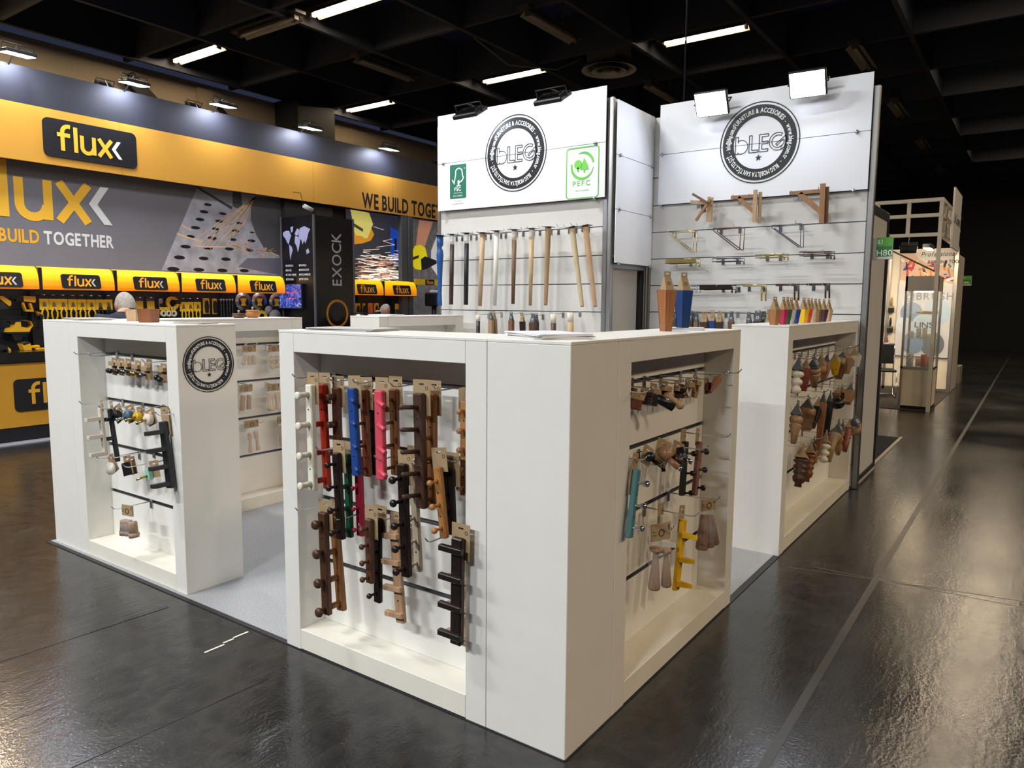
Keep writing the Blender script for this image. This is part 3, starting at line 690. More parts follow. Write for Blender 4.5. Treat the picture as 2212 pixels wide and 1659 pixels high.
rack('black coat rack with four cross bars', (985,1164), (982,1394), U(-.06), .05, .026, None, 'cross', 4, body=EBONY, cw=.085, span=(.1,.9))
rack('natural beech coat rack behind the black cross bar one', (1000,1172), (998,1396), U(.085), .05, .022, '#b98d62', 'cross', 4, span=(.08,.88))
tip_hooks([(637,808),(716,815),(767,819),(848,826),(942,833)], U(.143), .215, 'chrome wire hook in the top groove of the front bay', 'top groove hooks, front bay')
tip_hooks([(687,964),(814,984),(894,998)], U(.143), .22, 'chrome wire hook in the second groove of the front bay', 'second groove hooks, front bay')
tip_hooks([(643,1096),(727,1115),(780,1131),(924,1162)], U(.143), .22, 'chrome wire hook in the third groove of the front bay', 'third groove hooks, front bay')
# ================================================================== CORNER COUNTER, AISLE BAY
def cylp(r, L, tilt=0, yaw=0): return MB().lathe([(r, 0), (r, L-.002), (r-.002, L)], 14, RZ(yaw) @ RX(math.pi/2+tilt))
ab = 'small hardware in the top row of the aisle bay'
def knobs(*a): return a
BLKP = paint('#15161a', .35); COPP = wood('#a06d45', .4); RED2 = wood('#7a3a22', .45)
def plate_part(w, h, th, hole, mat, tilt=0):
    m = MB()
    if hole: m.ring(hole, w/2, -th, 0, 20, sz=h/w)
    else: m.box(-w/2, w/2, -th, 0, -h/2, h/2, c=.002)
    return m
VB = .03
on_card('flat walnut pull with a round hole on a kraft card in the aisle bay', (1372,838), (1368,868), V(VB), [('pull', MB().box(-.03,.03,-.02,0,-.05,.03,c=.003), RED2), ('pull_hole', MB().lathe([(.011,0),(.011,.0215)], 14, RX(math.pi/2)@T((0,.02,0))), flat('#d9d2c6',.7))], .075, box=True, yaw=-R(18), name='pull_on_card')
on_card('dark square knob on a kraft card beside the walnut pull', (1396,838), (1391,872), V(VB), [('knob', MB().box(-.022,.022,-.05,0,-.03,.02,c=.003), wood('#3b2018',.4)), ('knob_face', MB().box(-.014,.014,-.052,-.05,-.02,.012), metal('#6b6a70',.3))], .06, box=True, yaw=-R(12))
on_card('black cylinder hook with chrome collar on a kraft card', (1413,828), (1408,872), V(VB), [('hook_body', MB().cyl((-.005,0,0),(.055,-.07,-.035),.019,seg=16), BLKP), ('collar', MB().cyl((.03,-.045,-.012),(.034,-.05,-.004),.011,seg=12), CHROME)], .065, box=True)
on_card('turned beech peg knob on a kraft card', (1436,822), (1431,868), V(VB), [('peg_knob', MB().lathe([(.019,0),(.019,.035),(.012,.045),(.017,.06),(.010,.068),(.018,.078),(.019,.09),(.008,.1)], 16, RZ(R(35)) @ RX(R(118))), wood('#b58a5c',.5))], .075, box=True)
on_card('dark walnut double knob on a kraft card', (1464,822), (1461,866), V(VB), [('knob', MB().ball((0,-.02,.02),.022), wood('#3d2219',.4)), ('knob', MB().box(-.02,.02,-.03,0,-.02,.0,c=.003), wood('#3d2219',.4))], .07, box=True)
on_card('white ring pull on a kraft card in the aisle bay', (1487,815), (1484,860), V(VB), [('ring_pull', plate_part(.05,.05,.008,.014,None), paint('#d8cfc0',.5))], .06, box=True)
on_card('beech ring pull on a kraft card in the aisle bay', (1503,812), (1498,858), V(VB+.03), [('ring_pull', plate_part(.06,.05,.012,.016,None), wood('#b08558',.5)), ('ring_base', MB().box(-.02,.02,-.012,0,-.04,-.02,c=.002), wood('#b08558',.5))], .06, box=True)
on_card('reddish bracket shaped pull with a round cut-out', (1527,818), (1526,848), V(VB+.03), [('pull', plate_part(.07,.05,.016,.014,None), wood('#74402a',.5)), ('pull_foot', MB().box(-.03,.03,-.016,0,-.03,-.02,c=.002), wood('#74402a',.5))], .05)
on_card('coral triangular pull at the end of the top row', (1545,812), (1542,836), V(VB), [('pull', MB().prism([(-.045,-.05),(.05,.015),(.03,.045),(-.035,.005)], -.014, 0), wood('#b06a4b',.5)), ('pull_edge', MB().prism([(.05,.015),(.03,.045),(.034,.047),(.054,.017)], -.0145, 0), paint('#c98a68',.5))], .03)
tip_hooks([(1400,838),(1424,829),(1471,819),(1495,815),(1528,810),(1567,803),(1596,798)], V(.15), .22, 'chrome wire hook in the top groove of the aisle bay', 'top groove hooks, aisle bay')
on_card('black angled knob with a bent stem on a kraft card', (1404,965), (1391,1002), V(.0), [('knob', MB().ball((0,-.02,.0),.022,sc=(1,1,.9)), BLKP), ('stem', MB().tube([(.01,-.02,-.005),(.05,-.05,-.02),(.06,-.055,-.035)],.008,8), metal('#3a3128',.3))], .055, yaw=-R(25))
on_card('copper coloured cylinder knob with chrome tip on a kraft card', (1437,951), (1423,1008), V(.0), [('knob', MB().cyl((-.01,0,.03),(.02,-.03,0),.026,seg=16), COPP), ('stem', MB().cyl((.015,-.025,-.005),(.05,-.06,-.03),.013,seg=12), COPP), ('tip', MB().cyl((.05,-.06,-.03),(.058,-.068,-.036),.012,seg=12), CHROME), ('second_stem', MB().cyl((.04,-.02,.02),(.075,-.05,.0),.014,seg=12), paint('#3b2a20',.3))], .075, yaw=-R(25))
on_card('black cylinder knob with chrome tip on a kraft card', (1468,955), (1459,998), V(.0), [('knob', MB().cyl((.01,0,.03),(.025,-.02,-.03),.022,seg=16), BLKP), ('tip', MB().cyl((.025,-.025,-.012),(.045,-.05,-.02),.011,seg=12), CHROME)], .07, yaw=-R(20))
ob = rack('charcoal green coat rack with black bow hooks', (1486,954), (1478,1071), V(.03), .034, .022, None, 'chrome', 3, .045, .013, (R(55),0), body=paint('#27332f',.4), pegcol=BLKP, cw=.06, cardh=(-.05,.055), span=(.22,.95))
rack('dusty rose coat rack with black bow hooks', (1516,954), (1505,1071), V(.0), .034, .022, None, 'chrome', 3, .04, .014, (R(60),0), body=paint('#8f6458',.45), pegcol=paint('#2a1d1a',.3), cw=.04, cardh=(-.02,.06), span=(.18,.85))
rack('teal painted coat rack with three chrome knobs', (1381,1014), (1364,1163), V(-.035), .034, .02, None, 'chrome', 3, .05, .013, (R(62),0), body=paint('#4f7d83',.45), pegcol=CHROME, cw=.05, cardh=(-.1,.06), span=(.2,.85))
p = at(1381, 1014, v=-.035); hook('chrome wire hook holding the teal coat rack', None, T((p.x, .15, p.z+.040)), .205)
o = rack('yellow painted coat rack with three wedge shelves', (1481,1122), (1464,1276), V(-.01), .046, .02, None, 'block', 2, .001, .001, body=paint('#e0b01c',.4), cw=.06, cardh=(-.06,.06), screws=False)
yl = hang((1481,1122), (1464,1276), v=-.01)[1]
for f in (.22, .56, .90):
    obj('wedge_shelf', MB().add([(-.023,0,-yl*f+.012),(.023,0,-yl*f+.012),(.023,-.055,-yl*f+.005),(-.023,0,-yl*f-.012),(.023,0,-yl*f-.012),(.023,-.055,-yl*f-.014)], [(0,2,1),(3,4,5),(0,1,4,3),(1,2,5,4),(2,0,3,5)]), paint('#e0b01c',.4), o)
o = rack('off-white wedge rack behind the bagged bat shaped legs', (1437,1113), (1432,1200), V(.04), .042, .02, None, 'block', 2, .001, .001, body=paint('#ddd6c6',.45), cw=.06, cardh=(-.04,.05), screws=False)
yl = hang((1437,1113), (1432,1200), v=.04)[1]
for f in (.3, .7):
    obj('wedge_shelf', MB().add([(-.021,0,-yl*f+.012),(.021,0,-yl*f+.012),(.021,-.05,-yl*f+.005),(-.021,0,-yl*f-.012),(.021,0,-yl*f-.012),(.021,-.05,-yl*f-.014)], [(0,2,1),(3,4,5),(0,1,4,3),(1,2,5,4),(2,0,3,5)]), paint('#ddd6c6',.45), o)
PROF['bat'] = [(.2, 0), (.5, -.02), (.52, -.07), (.42, -.11), (.22, -.14), (.24, -.3), (.38, -.65), (.48, -.96), (.42, -1)]
PROF['cone'] = [(.26, 0), (.27, -.08), (.30, -.085), (.34, -.3), (.5, -.97), (.46, -1)]
PROF['bead3'] = [(.4, 0), (.42, -.12), (.30, -.2), (.5, -.36), (.48, -.5), (.32, -.6), (.5, -.78), (.46, -.93), (.2, -1)]
PROF['rib'] = [(.42, 0)] + [(.36+.10*(k % 2)+.02*abs(k-7)/7, -.08-.9*k/14) for k in range(15)] + [(.4, -1)]
PROF['hour'] = [(.5, 0), (.48, -.05), (.34, -.35), (.38, -.6), (.47, -.93), (.44, -1)]
PROF['pin'] = [(.3, 0), (.42, -.06), (.44, -.13), (.28, -.18), (.44, -.25), (.44, -.31), (.22, -.38), (.3, -.65), (.42, -.97), (.38, -1)]
PROF['plug'] = [(.42, 0), (.45, -.04), (.46, -.66), (.40, -.68), (.55, -.74), (.5, -1)]
BCH = '#a97d58'
bag('clear bag of two bat shaped wooden legs', (1428,1130), V(-.05), .115, .27, [(-.022,-.095,.052,.175,'bat',R(2),BCH), (.03,-.11,.046,.16,'bat',R(-3),BCH)], hw=.10, hh=.07, rot=R(-24))
bag('clear bag of plain cone legs beside the yellow rack', (1531,1078), V(-.01), .1, .215, [(-.028,-.075,.06,.165,'cone',R(2),'#8f6a4e'), (.0,-.08,.05,.155,'cone',R(-6),'#86644c'), (.022,-.085,.045,.145,'cone',R(-11),'#86644c')], hw=.085, hh=.055, rot=R(-26))
tip_hooks([(1431,996),(1482,980),(1523,963),(1572,937)], V(.15), .22, 'chrome wire hook in the second groove of the aisle bay', 'second groove hooks, aisle bay')
tip_hooks([(1449,1136),(1502,1107),(1549,1073)], V(.15), .24, 'chrome wire hook in the third groove of the aisle bay', 'third groove hooks, aisle bay')
# ================================================================== LOGO COUNTER BAY
LB = .10
gilt = metal('#b89a52', .25); jet = BLKP
def small(label, x, y, col, mt, n=2):
    parts = []
    for k in range(n): parts.append(('knob', MB().lathe([(.006,0),(.006,.02),(.014,.024),(.015,.034),(.009,.04)], 12, T((-.012+.024*k,0,-.012)) @ RX(math.pi/2)), mt))
    return on_card(label, (x, y), (x+.5, y+37), U(LB), parts, .062, box=True)
small('two black ball knobs on the kraft card nearest the bay wall', 247, 773, None, jet, 2)
small('two dark knobs on a kraft card, second in the logo counter top row', 262, 774, None, paint('#2c1a14', .3), 2)
small('two chrome dotted knobs on a kraft card in the top row', 277, 775, None, metal('#8b8b92', .2), 2)
small('two gilt knobs on a kraft card in the logo counter', 298, 779, None, gilt, 2)
small('one grey knob on a kraft card beside the gilt ones', 318, 783, None, metal('#77787d', .3), 1)
on_card('tall kraft hanger card at the end of the small knobs', (322,776), (324,820), U(LB+.04), [('knob', MB().ball((0,-.015,-.02),.010), metal('#9a9aa0',.3))], .055, name='knob_on_card')
on_card('black two-ball knob set on a kraft card by the bay opening edge', (353,785), (355,827), U(LB), [('knob', MB().ball((-.02,-.03,-.01),.016), jet), ('knob', MB().ball((.012,-.03,-.02),.016), jet)], .06, box=True)
tip_hooks([(163,759),(195,763),(311,776)], U(.195), .24, 'chrome wire hook in the top groove of the logo counter', 'top groove hooks, logo counter')
OFFW = paint('#cfc5b8', .5); NIGHT = paint('#23262c', .45)
rack('off-white coat rack with broad block pegs in the logo counter', (212,882), (224,984), U(-.05), .03, .02, None, 'block', 3, .075, .014, body=OFFW, cw=.03, cardh=(-.02,.045), span=(.22,.96))
rack('thin black coat rack beside the off-white one', (233,884), (251,998), U(.02), .03, .02, None, 'block', 2, .05, .014, body=NIGHT, cw=.035, cardh=(-.02,.045), span=(.19,.55))
rack('wide black coat rack with four block pegs in the logo counter', (347,911), (364,1055), U(.0), .052, .026, None, 'block', 4, .085, .024, body=NIGHT, cw=.075, cardh=(-.075,.075), span=(.15,.93))
def kn(label, t, b, mt, st, r=.026, w=.075):
    on_card(label, t, b, U(.06), [('knob', MB().lathe([(r*.8,0),(r,.006),(r*1.05,.028),(r*.9,.034)], 18, RX(math.pi/2)), mt), ('stem', MB().cyl((0,-.03,0),(-.02,-.075,-.012),.006,seg=8), st), ('stem_tip', MB().ball((-.02,-.075,-.012),.010), st)], w, yaw=R(10))
kn('black disc knob on a kraft card', (250,876), (262,910), BLKP, metal('#4a4a50',.25), .03)
kn('slate blue disc knob on a kraft card', (278,875), (287,912), paint('#3f5f78',.4), CHROME, .028)
kn('yellow disc knob on a kraft card', (301,878), (306,912), paint('#d9b126',.4), gilt, .024, .05)
kn('cream disc knob with gilt stem on a kraft card', (322,884), (331,918), paint('#d8cbb8',.5), gilt, .03)
tip_hooks([(176,867),(219,877),(263,881),(341,890)], U(.195), .24, 'chrome wire hook in the second groove of the logo counter', 'second groove hooks, logo counter')
on_card('round white pull on a kraft card below the off-white rack', (237,983), (252,1018), U(.02), [('pull', MB().lathe([(.036,0),(.036,.012)], 24, T((-.02,-.004,-.01)) @ RX(math.pi/2)), paint('#d8d0c4',.5))], .05, yaw=R(14), name='pull_on_card', cat='pull')
on_card('square black pull on a stack of kraft cards', (273,985), (281,1024), U(.03), [('pull', MB().box(-.04,.02,-.012,-.002,-.045,.03,c=.002), BLKP)], .06, yaw=R(12), name='pull_on_card', cat='pull')
on_card('plain back kraft card of the square black pull', (283,986), (291,1024), U(.06), [('knob', MB().ball((.01,-.01,0),.008), BLKP)], .05, yaw=R(12), name='pull_on_card', cat='pull')
on_card('mint green block knob with gilt stem on a kraft card', (331,995), (337,1031), U(.09), [('knob', MB().box(-.045,-.015,-.03,0,-.045,.02,c=.003), paint('#8fc7ac',.45)), ('stem', MB().cyl((-.03,-.03,-.02),(-.05,-.085,-.03),.006,seg=8), gilt)], .075, yaw=R(10))
tip_hooks([(212,985),(243,982),(270,1003)], U(.195), .24, 'chrome wire hook in the third groove of the logo counter', 'third groove hooks, logo counter')
bag('clear bag of short plug shaped feet at the bottom of the logo counter', (275,1091), U(.0), .12, .19, [(-.03,-.092,.05,.085,'plug',R(4),'#a98468'), (.0,-.09,.05,.085,'plug',R(-3),'#a98468'), (.034,-.094,.055,.088,'plug',R(-6),'#b08c70')], hw=.085, hh=.062, rot=R(12))
tip_hooks([(246,1094)], U(.195), .22, 'single chrome wire hook in the lowest groove of the logo counter', None)
# ================================================================== REAR COUNTER (bagged feet)
DV = 3.53+.06; PB = '#d3b48f'
bag('clear bag of three small beaded feet', (538,746), V(DV), .13, .155, [(-.035,-.08,.034,.07,'bead3',R(20),PB), (.0,-.08,.034,.07,'bead3',R(2),PB), (.034,-.078,.034,.07,'bead3',R(-4),PB)], hw=.115, hh=.05)
bag('clear bag of round ball feet', (591,746), V(DV), .13, .2, [(-.02,-.08,.052,.05,'ball',0,PB), (.025,-.08,.05,.05,'ball',0,PB), (-.015,-.13,.055,.055,'ball',0,PB), (.03,-.13,.05,.05,'ball',0,PB)], hw=.10, hh=.05)
bag('clear bag of two ribbed feet, middle row', (531,831), V(DV), .12, .2, [(-.024,-.08,.045,.115,'rib',R(8),'#c79f78'), (.026,-.08,.042,.11,'rib',R(4),'#c79f78')], hw=.11, hh=.055)
bag('clear bag of two hourglass feet', (590,829), V(DV), .13, .22, [(-.03,-.082,.062,.125,'hour',R(-3),PB), (.032,-.078,.055,.125,'hour',R(-7),PB)], hw=.115, hh=.055)
bag('clear bag of two pin shaped legs', (543,908), V(DV), .12, .24, [(-.018,-.095,.04,.15,'pin',R(-1),PB), (.03,-.088,.04,.15,'pin',R(-9),PB)], hw=.12, hh=.055)
bag('clear bag of one tall ribbed leg in the lower row', (608,900), V(DV), .1, .24, [(.0,-.075,.055,.16,'rib',R(-1),'#cfa982')], hw=.08, hh=.055)
tip_hooks([(553,741),(541,826),(598,826),(566,909),(600,742)], V(3.68), .13, 'chrome wire hook holding bagged feet in the rear counter', 'hooks, rear counter')
# ================================================================== AISLE COUNTER (hanging legs)
CV = -.0
ll = 'legs hanging in the aisle counter'
def zc(x, y): return (1580+x/6.381, 640+y/6.381)      # reading helper for two close views of the aisle counter
def zd(x, y): return (1580+x/4.609, 860+y/4.609)
def leg_c(label, t, b, depth, *a, **k): return leg(label, t, b, V(depth['v']-.085*min(1, max(0, (t[0]-1738)/90))), *a, **k)
OAK = '#b98f62'; MAH = '#8a4522'; MBR = '#4a2a1b'; IV = paint('#ddd3bf', .4)
leg_c('ivory leg of three stacked balls, top row', zc(918,1022), zc(885,1345), V(-.02), .078, '#ddd3bf', 'beads', tg='grey', mat=IV, th=.10)
leg_c('red stained square leg with a flared foot', zc(1025,1005), zc(990,1305), V(.03), .062, '#9c3b1c', 'sq', .034, 'kraft', .09)
leg_c('oak bun foot with a long tapered stem, top row', zc(1135,970), zc(1140,1250), V(.04), .10, '#a57c50', 'bun', tg='grey', th=.09)
leg_c('honey coloured mushroom leg behind the bun foot', zc(1235,935), zc(1225,1065), V(.06), .085, '#b07838', 'pot', tg='kraft', th=.09)
leg_c('pinkish square taper leg in the top row', zc(1310,925), zc(1270,1150), V(.06), .065, '#a87757', 'sq', .035, 'grey', .09)
leg_c('small yellow square taper leg', zc(1430,880), zc(1430,1080), V(.05), .075, None, 'sq', .035, 'kraft', .085, mat=paint('#d9a514', .4))
leg_c('olive wood round leg behind the yellow one', zc(1520,870), zc(1500,945), V(.06), .07, '#8b7a4e', 'pot', tg='grey', th=.08)
leg_c('tall walnut square leg behind the yellow one', zc(1490,985), zc(1470,1130), V(.09), .07, '#7d5238', 'sq', .05, None)
leg_c('oak wedge leg with a dark end', zc(1590,860), zc(1570,1065), V(.06), .095, '#a9794e', 'sq', .05, 'kraft', .085, cap=(wood('#a9794e', .5), .68), )
leg_c('cream square taper leg at the end of the top row', zc(1705,815), zc(1695,970), V(.02), .085, None, 'sq', .06, 'kraft', .08, mat=IV)
leg_c('dark green leg half hidden behind the ivory one', zc(985,945), zc(985,1010), V(.10), .05, None, 'sq', .04, None, mat=paint('#2e4a3a', .5))
leg_c('black round leg end beside the counter post', zc(845,1075), zc(845,1110), V(.08), .06, None, 'pot', tg=None, mat=BLKP)
leg_c('oak bun foot with tapered stem, second row', zd(650,170), zd(615,455), V(-.02), .082, '#a87a50', 'bun', tg='grey', th=.095)
leg_c('stepped oak block leg in the second row', zd(760,105), zd(735,318), V(.02), .105, '#a5744a', 'steps', tg='grey', th=.085)
leg_c('very dark square taper leg in the second row', zd(850,100), zd(805,295), V(.05), .06, '#2a1612', 'sq', .03, 'kraft', .09)
leg_c('long mahogany square leg', zd(912,45), zd(858,570), V(.05), .052, '#a3622f', 'sq', .03, 'grey', .09)
leg_c('long black square leg', zd(978,40), zd(938,420), V(.07), .05, None, 'sq', .035, 'grey', .09, mat=paint('#0f1014', .45))
leg_c('black ball foot hanging in the aisle counter', zc(1455,1395), zc(1450,1552), V(.07), .115, None, 'ball', tg=None, mat=paint('#17120f', .35))
leg_c('walnut square leg above the black ball', zc(1455,1370), zc(1448,1395), V(.09), .07, '#8f5f3c', 'sq', .06, 'kraft', .085)
leg_c('dark brown small taper leg behind the oak wedge', zc(1525,1325), zc(1520,1420), V(.11), .05, '#3d2318', 'sq', .03, 'kraft', .075)
leg_c('oak square taper leg hanging alone in the second row', zc(1635,1325), zc(1600,1475), V(.02), .075, '#9c6c40', 'sq', .04, 'grey', .085)
leg_c('dark walnut ripple turned leg, lowest row', zd(700,600), zd(660,882), V(-.03), .098, '#4d2c1d', 'ripple', tg='kraft', th=.10)
leg_c('mahogany ripple turned leg beside the walnut one', zd(785,555), zd(745,830), V(.02), .085, '#8a4420', 'ripple', tg='kraft', th=.085)
leg_c('oak round leg behind the mahogany ripple leg', zd(820,510), zd(815,640), V(.06), .07, '#b3854f', 'pot', tg='grey', th=.09)
leg_c('ivory leg of three stacked balls, lowest row', zd(935,450), zd(910,642), V(.03), .085, None, 'beads', tg='kraft', mat=IV, th=.10)
leg_c('oak trumpet shaped leg', zd(1025,375), zd(965,625), V(.05), .10, '#b0895f', 'trumpet', tg='grey', th=.085)
leg_c('oak vase turned leg with a pointed foot', zd(1065,335), zd(1058,565), V(.06), .085, '#a67b50', 'vase', tg='grey', th=.10)
leg_c('oak vase turned leg half hidden beside the mahogany one', zd(1105,330), zd(1095,470), V(.08), .07, '#a67b50', 'vase', tg='grey', th=.095)
leg_c('mahogany spinning top leg', zd(1165,305), zd(1125,530), V(.05), .075, '#93461f', 'spin', tg='kraft', th=.08)
leg_c('squat oak pot foot at the end of the lowest row', zd(1230,255), zd(1235,345), V(.02), .10, '#b48652', 'pot', tg='grey', th=.085)
tip_hooks([zc(1020,820),zc(1100,830),zc(1190,795),zc(1285,775),zc(1370,745),zc(1450,725),zc(1545,710),zc(1620,695),zc(1700,680),zc(1785,665)], V(.155), .2, 'chrome wire hook in the top groove of the aisle counter', 'top groove hooks, aisle counter')
tip_hooks([zc(1040,1350),zc(1150,1375),zc(1310,1285),zc(1540,1235),zc(1615,1205),zc(1715,1165)], V(.155), .2, 'chrome wire hook in the second groove of the aisle counter', 'second groove hooks, aisle counter')
tip_hooks([zd(750,465),zd(800,425),zd(900,380),zd(985,330),zd(1165,215),zd(1205,195)], V(.155), .2, 'chrome wire hook in the third groove of the aisle counter', 'third groove hooks, aisle counter')
# ================================================================== SLAT WALL GOODS
def r6(x, y): return (930+x/4.424, 420+y/4.424)
def r7(x, y): return (1390+x/4.424, 380+y/4.424)
WU = 3.80
def own_hook(px, u, wall, dz, label, group):
    p = at(*px, u=u); hook(label, group, T((wall, p.y, p.z+dz)) @ FU, wall-u+.035)
SLV = paint('#ded6c6', .5); SLW = paint('#eceae6', .4)
leg('blue turned table leg at the free end of the slat wall', r6(92,395), r6(87,1062), U(WU), .074, None, 'turned', tg=None, plate=True, mat=paint('#1f4f8e', .4))
leg('dark walnut table leg with a white upper sleeve', r6(208,383), r6(197,1052), U(WU), .046, '#3b2419', 'cyl', .043, None, cap=(SLW, .14), plate=True)
leg('black table leg with a white upper sleeve', r6(347,372), r6(338,1055), U(WU), .048, '#15161a', 'cyl', .046, None, cap=(SLW, .14), plate=True, mat=paint('#15161a', .4))
leg('plain beech tapered table leg between the black and white ones', r6(498,367), r6(472,1067), U(WU), .054, '#c7a57c', 'round', tg=None, plate=True)
leg('white painted tapered table leg', r6(633,350), r6(613,1062), U(WU), .050, None, 'round', tg=None, plate=True, mat=paint('#dcd9d0', .45))
leg('walnut tapered table leg with a beige upper sleeve', r6(802,340), r6(788,1047), U(WU), .050, '#7a5637', 'cyl', .034, None, cap=(SLV, .14), plate=True)
leg('beech tapered table leg with a beige upper sleeve', r6(968,328), r6(953,1062), U(WU), .052, '#c6a274', 'cyl', .032, None, cap=(SLV, .14), plate=True)
leg('tan tapered table leg beside the gap in the row', r6(1125,313), r6(1100,1060), U(WU), .056, '#b08a5e', 'taper', tg=None, plate=True)
leg('pale angled table leg', r6(1352,318), r6(1450,1075), U(WU), .056, '#d2bc92', 'taper', tg=None, plate=True) ['label'] = 'pale splayed table leg hanging at an angle'
leg('reddish beech splayed table leg beside the pale one', r6(1480,303), r6(1575,1075), U(WU), .056, '#c79b70', 'taper', tg=None, plate=True)
own_hook(r6(92,395), WU, 3.975, .006, 'chrome wire hook carrying table legs on the slat wall', 'upper hooks, slat wall')
tips = [(125,375),(180,372),(265,365),(318,362),(405,355),(455,352),(555,345),(600,343),(705,330),(770,322),(870,315),(930,310),(1040,305),(1110,305),(1215,292),(1280,288),(1345,275),(1400,278)]
tip_hooks([r6(*q) for q in tips], U(3.975), .21, 'chrome wire hook carrying table legs on the slat wall', 'upper hooks, slat wall')
def lower(label, x, y, col, tg, w=.036, cap=None, mat=None, dx=0, u=WU):
    leg(label, r6(x, y), r6(x+dx, y+330), U(u), w*1.2, col, 'cyl' if cap else 'sq', w, tg, .085, cap=cap, mat=mat)
    if u == WU: own_hook(r6(x, y), u, 3.975, .070 if tg else .004, 'chrome wire hook in the lower row of the slat wall', 'lower hooks, slat wall')
lower('black leg with a cream sleeve in the lower row', 455, 1150, '#1b1314', None, cap=(SLV, .18), mat=EBONY)
lower('tan leg with a grey tag in the lower row', 580, 1200, '#b08a62', 'grey')
lower('tan leg behind the grey tagged one', 612, 1195, '#a47c54', 'kraft', .03, dx=20, u=3.86)
lower('copper brown leg with a grey tag', 772, 1205, '#8a5a38', 'grey', .038)
lower('black leg with a kraft tag in the lower row', 878, 1215, None, 'kraft', .038, mat=EBONY, dx=10)
lower('wide walnut leg with a grey tag', 980, 1225, '#5a3d28', 'grey', .05)
lower('black leg behind the wide walnut one', 1014, 1220, None, 'grey', .03, mat=EBONY, u=3.86)
lower('walnut leg with a cream sleeve in the lower row', 1175, 1140, '#55382a', None, .045, cap=(SLV, .27))
lower('beech leg with a cream sleeve in the lower row', 1338, 1130, '#c2a06c', None, .05, cap=(SLV, .27))
# ---- bracket wall
def planar(name, label, cat, u, bars, mat, group=None, th=.02, names='bar'):
    """wooden bracket: each bar is a thick stroke between photo points in the plane X=u"""
    o0 = at(*bars[0][0], u=u); o = thing(name, label, cat, T(o0) @ FU, group)
    for k, (a, b, w, dy) in enumerate(bars):
        A_, B_ = at(*a, u=u), at(*b, u=u)
        obj(names, MB().ribbon([(o0.y-A_.y, A_.z-o0.z), (o0.y-B_.y, B_.z-o0.z)], w, dy, dy+th), mat[k % len(mat)] if isinstance(mat, list) else mat, o)
    return o
BW = wood('#a5713f', .5); BW2 = wood('#c19a6a', .5); BW3 = wood('#7a4f2e', .5)
planar('shelf_bracket', 'small crossed pair of wooden shelf brackets', 'shelf bracket', 4.56, [(r7(455,250), r7(660,262), .03, -.02), (r7(490,180), r7(630,262), .02, -.06), (r7(515,430), r7(655,225), .022, -.045), (r7(612,195), r7(600,430), .022, .03), (r7(650,205), r7(632,438), .026, .0), (r7(540,225), r7(565,345), .035, .03)], [BW2, BW3, BW, BW2, BW2, BW3])
planar('shelf_bracket', 'medium wooden triangular shelf bracket pair', 'shelf bracket', 4.56, [(r7(835,205), r7(1090,188), .028, 0), (r7(905,205), r7(1060,350), .034, .0), (r7(1075,135), r7(1062,440), .032, -.02), (r7(1110,150), r7(1098,450), .026, .015)], [BW, BW, BW2, BW2])
planar('shelf_bracket', 'large wooden triangular shelf bracket pair', 'shelf bracket', 4.56, [(r7(1395,165), r7(1720,140), .030, 0), (r7(1490,170), r7(1700,350), .042, .0), (r7(1718,75), r7(1705,448), .040, -.02), (r7(1750,100), r7(1738,450), .026, .018)], [BW, BW, BW, BW3])
def wires(name, label, u, loops, mat, r=.0045):
    o0 = at(*loops[0][0], u=u); o = thing(name, label, 'shelf bracket', T(o0) @ FU)
    for dy, L in enumerate(loops):
        pts = [(o0.y-at(*q, u=u).y, dy*.035, at(*q, u=u).z-o0.z) for q in L]
        obj('wire_loop', MB().tube(pts, r, 6, closed=True), mat, o)
    return o
BRASS = metal('#c9b778', .25); BRONZE = metal('#6b5344', .3); STEEL = metal('#6d7078', .3)
def tri(x0, y0, x1, y1, xb, yb, dx=18, dy=6): return [[r7(x0,y0), r7(x1,y1), r7(xb,yb), r7(xb-12,yb), r7(x0,y0+18)], [r7(x0+dx,y0+dy), r7(x1+dx,y1+dy), r7(xb+dx,yb), r7(xb+dx-12,yb), r7(x0+dx,y0+18+dy)]]
wires('wire_bracket', 'brass wire triangle shelf bracket', 4.56, tri(245,540,480,520,472,728), BRASS)
wires('wire_bracket', 'bronze wire triangle shelf bracket', 4.56, tri(668,505,932,488,918,708,24), BRONZE)
wires('wire_bracket', 'steel wire triangle shelf bracket', 4.56, tri(1225,475,1505,455,1498,682,18), STEEL)
def flatb(label, x0, y0, x1, y1, h, mat, plate=None):
    o = wires('wire_bracket', label, 4.56, [[r7(x0,y0), r7(x1,y1), r7(x1,y1+h*2), r7(x1-8,y1+h*2), r7(x1-8,y1+h), r7(x0,y0+h)], [r7(x0+26,y0+2), r7(x1+24,y1+2), r7(x1+24,y1+h*2+2), r7(x1+16,y1+h*2+2), r7(x1+16,y1+h+2), r7(x0+26,y0+h+2)]], mat)
    if plate:
        a, b = at(*r7(x0, y0), u=4.56), at(*r7(x1, y1+h), u=4.56)
        obj('flat_plate', MB().box(0, a.y-b.y, -.012, -.006, b.z-a.z, .0), plate, o)
flatb('brass flat plate shelf bracket', 212, 800, 505, 790, 38, BRASS, BRASS)
flatb('small gunmetal wire shelf bracket', 657, 790, 928, 783, 30, STEEL)
flatb('small brass wire shelf bracket', 1070, 755, 1350, 745, 28, BRASS)
flatb('small bronze wire shelf bracket', 1492, 728, 1795, 722, 36, BRONZE)
flatb('black flat shelf bracket above the tapered legs', 540, 1050, 850, 1045, 36, metal('#26231f', .35), metal('#3a332b', .35))
flatb('chrome flat shelf bracket behind the big tapered legs', 300, 1055, 510, 1050, 30, CHROME)
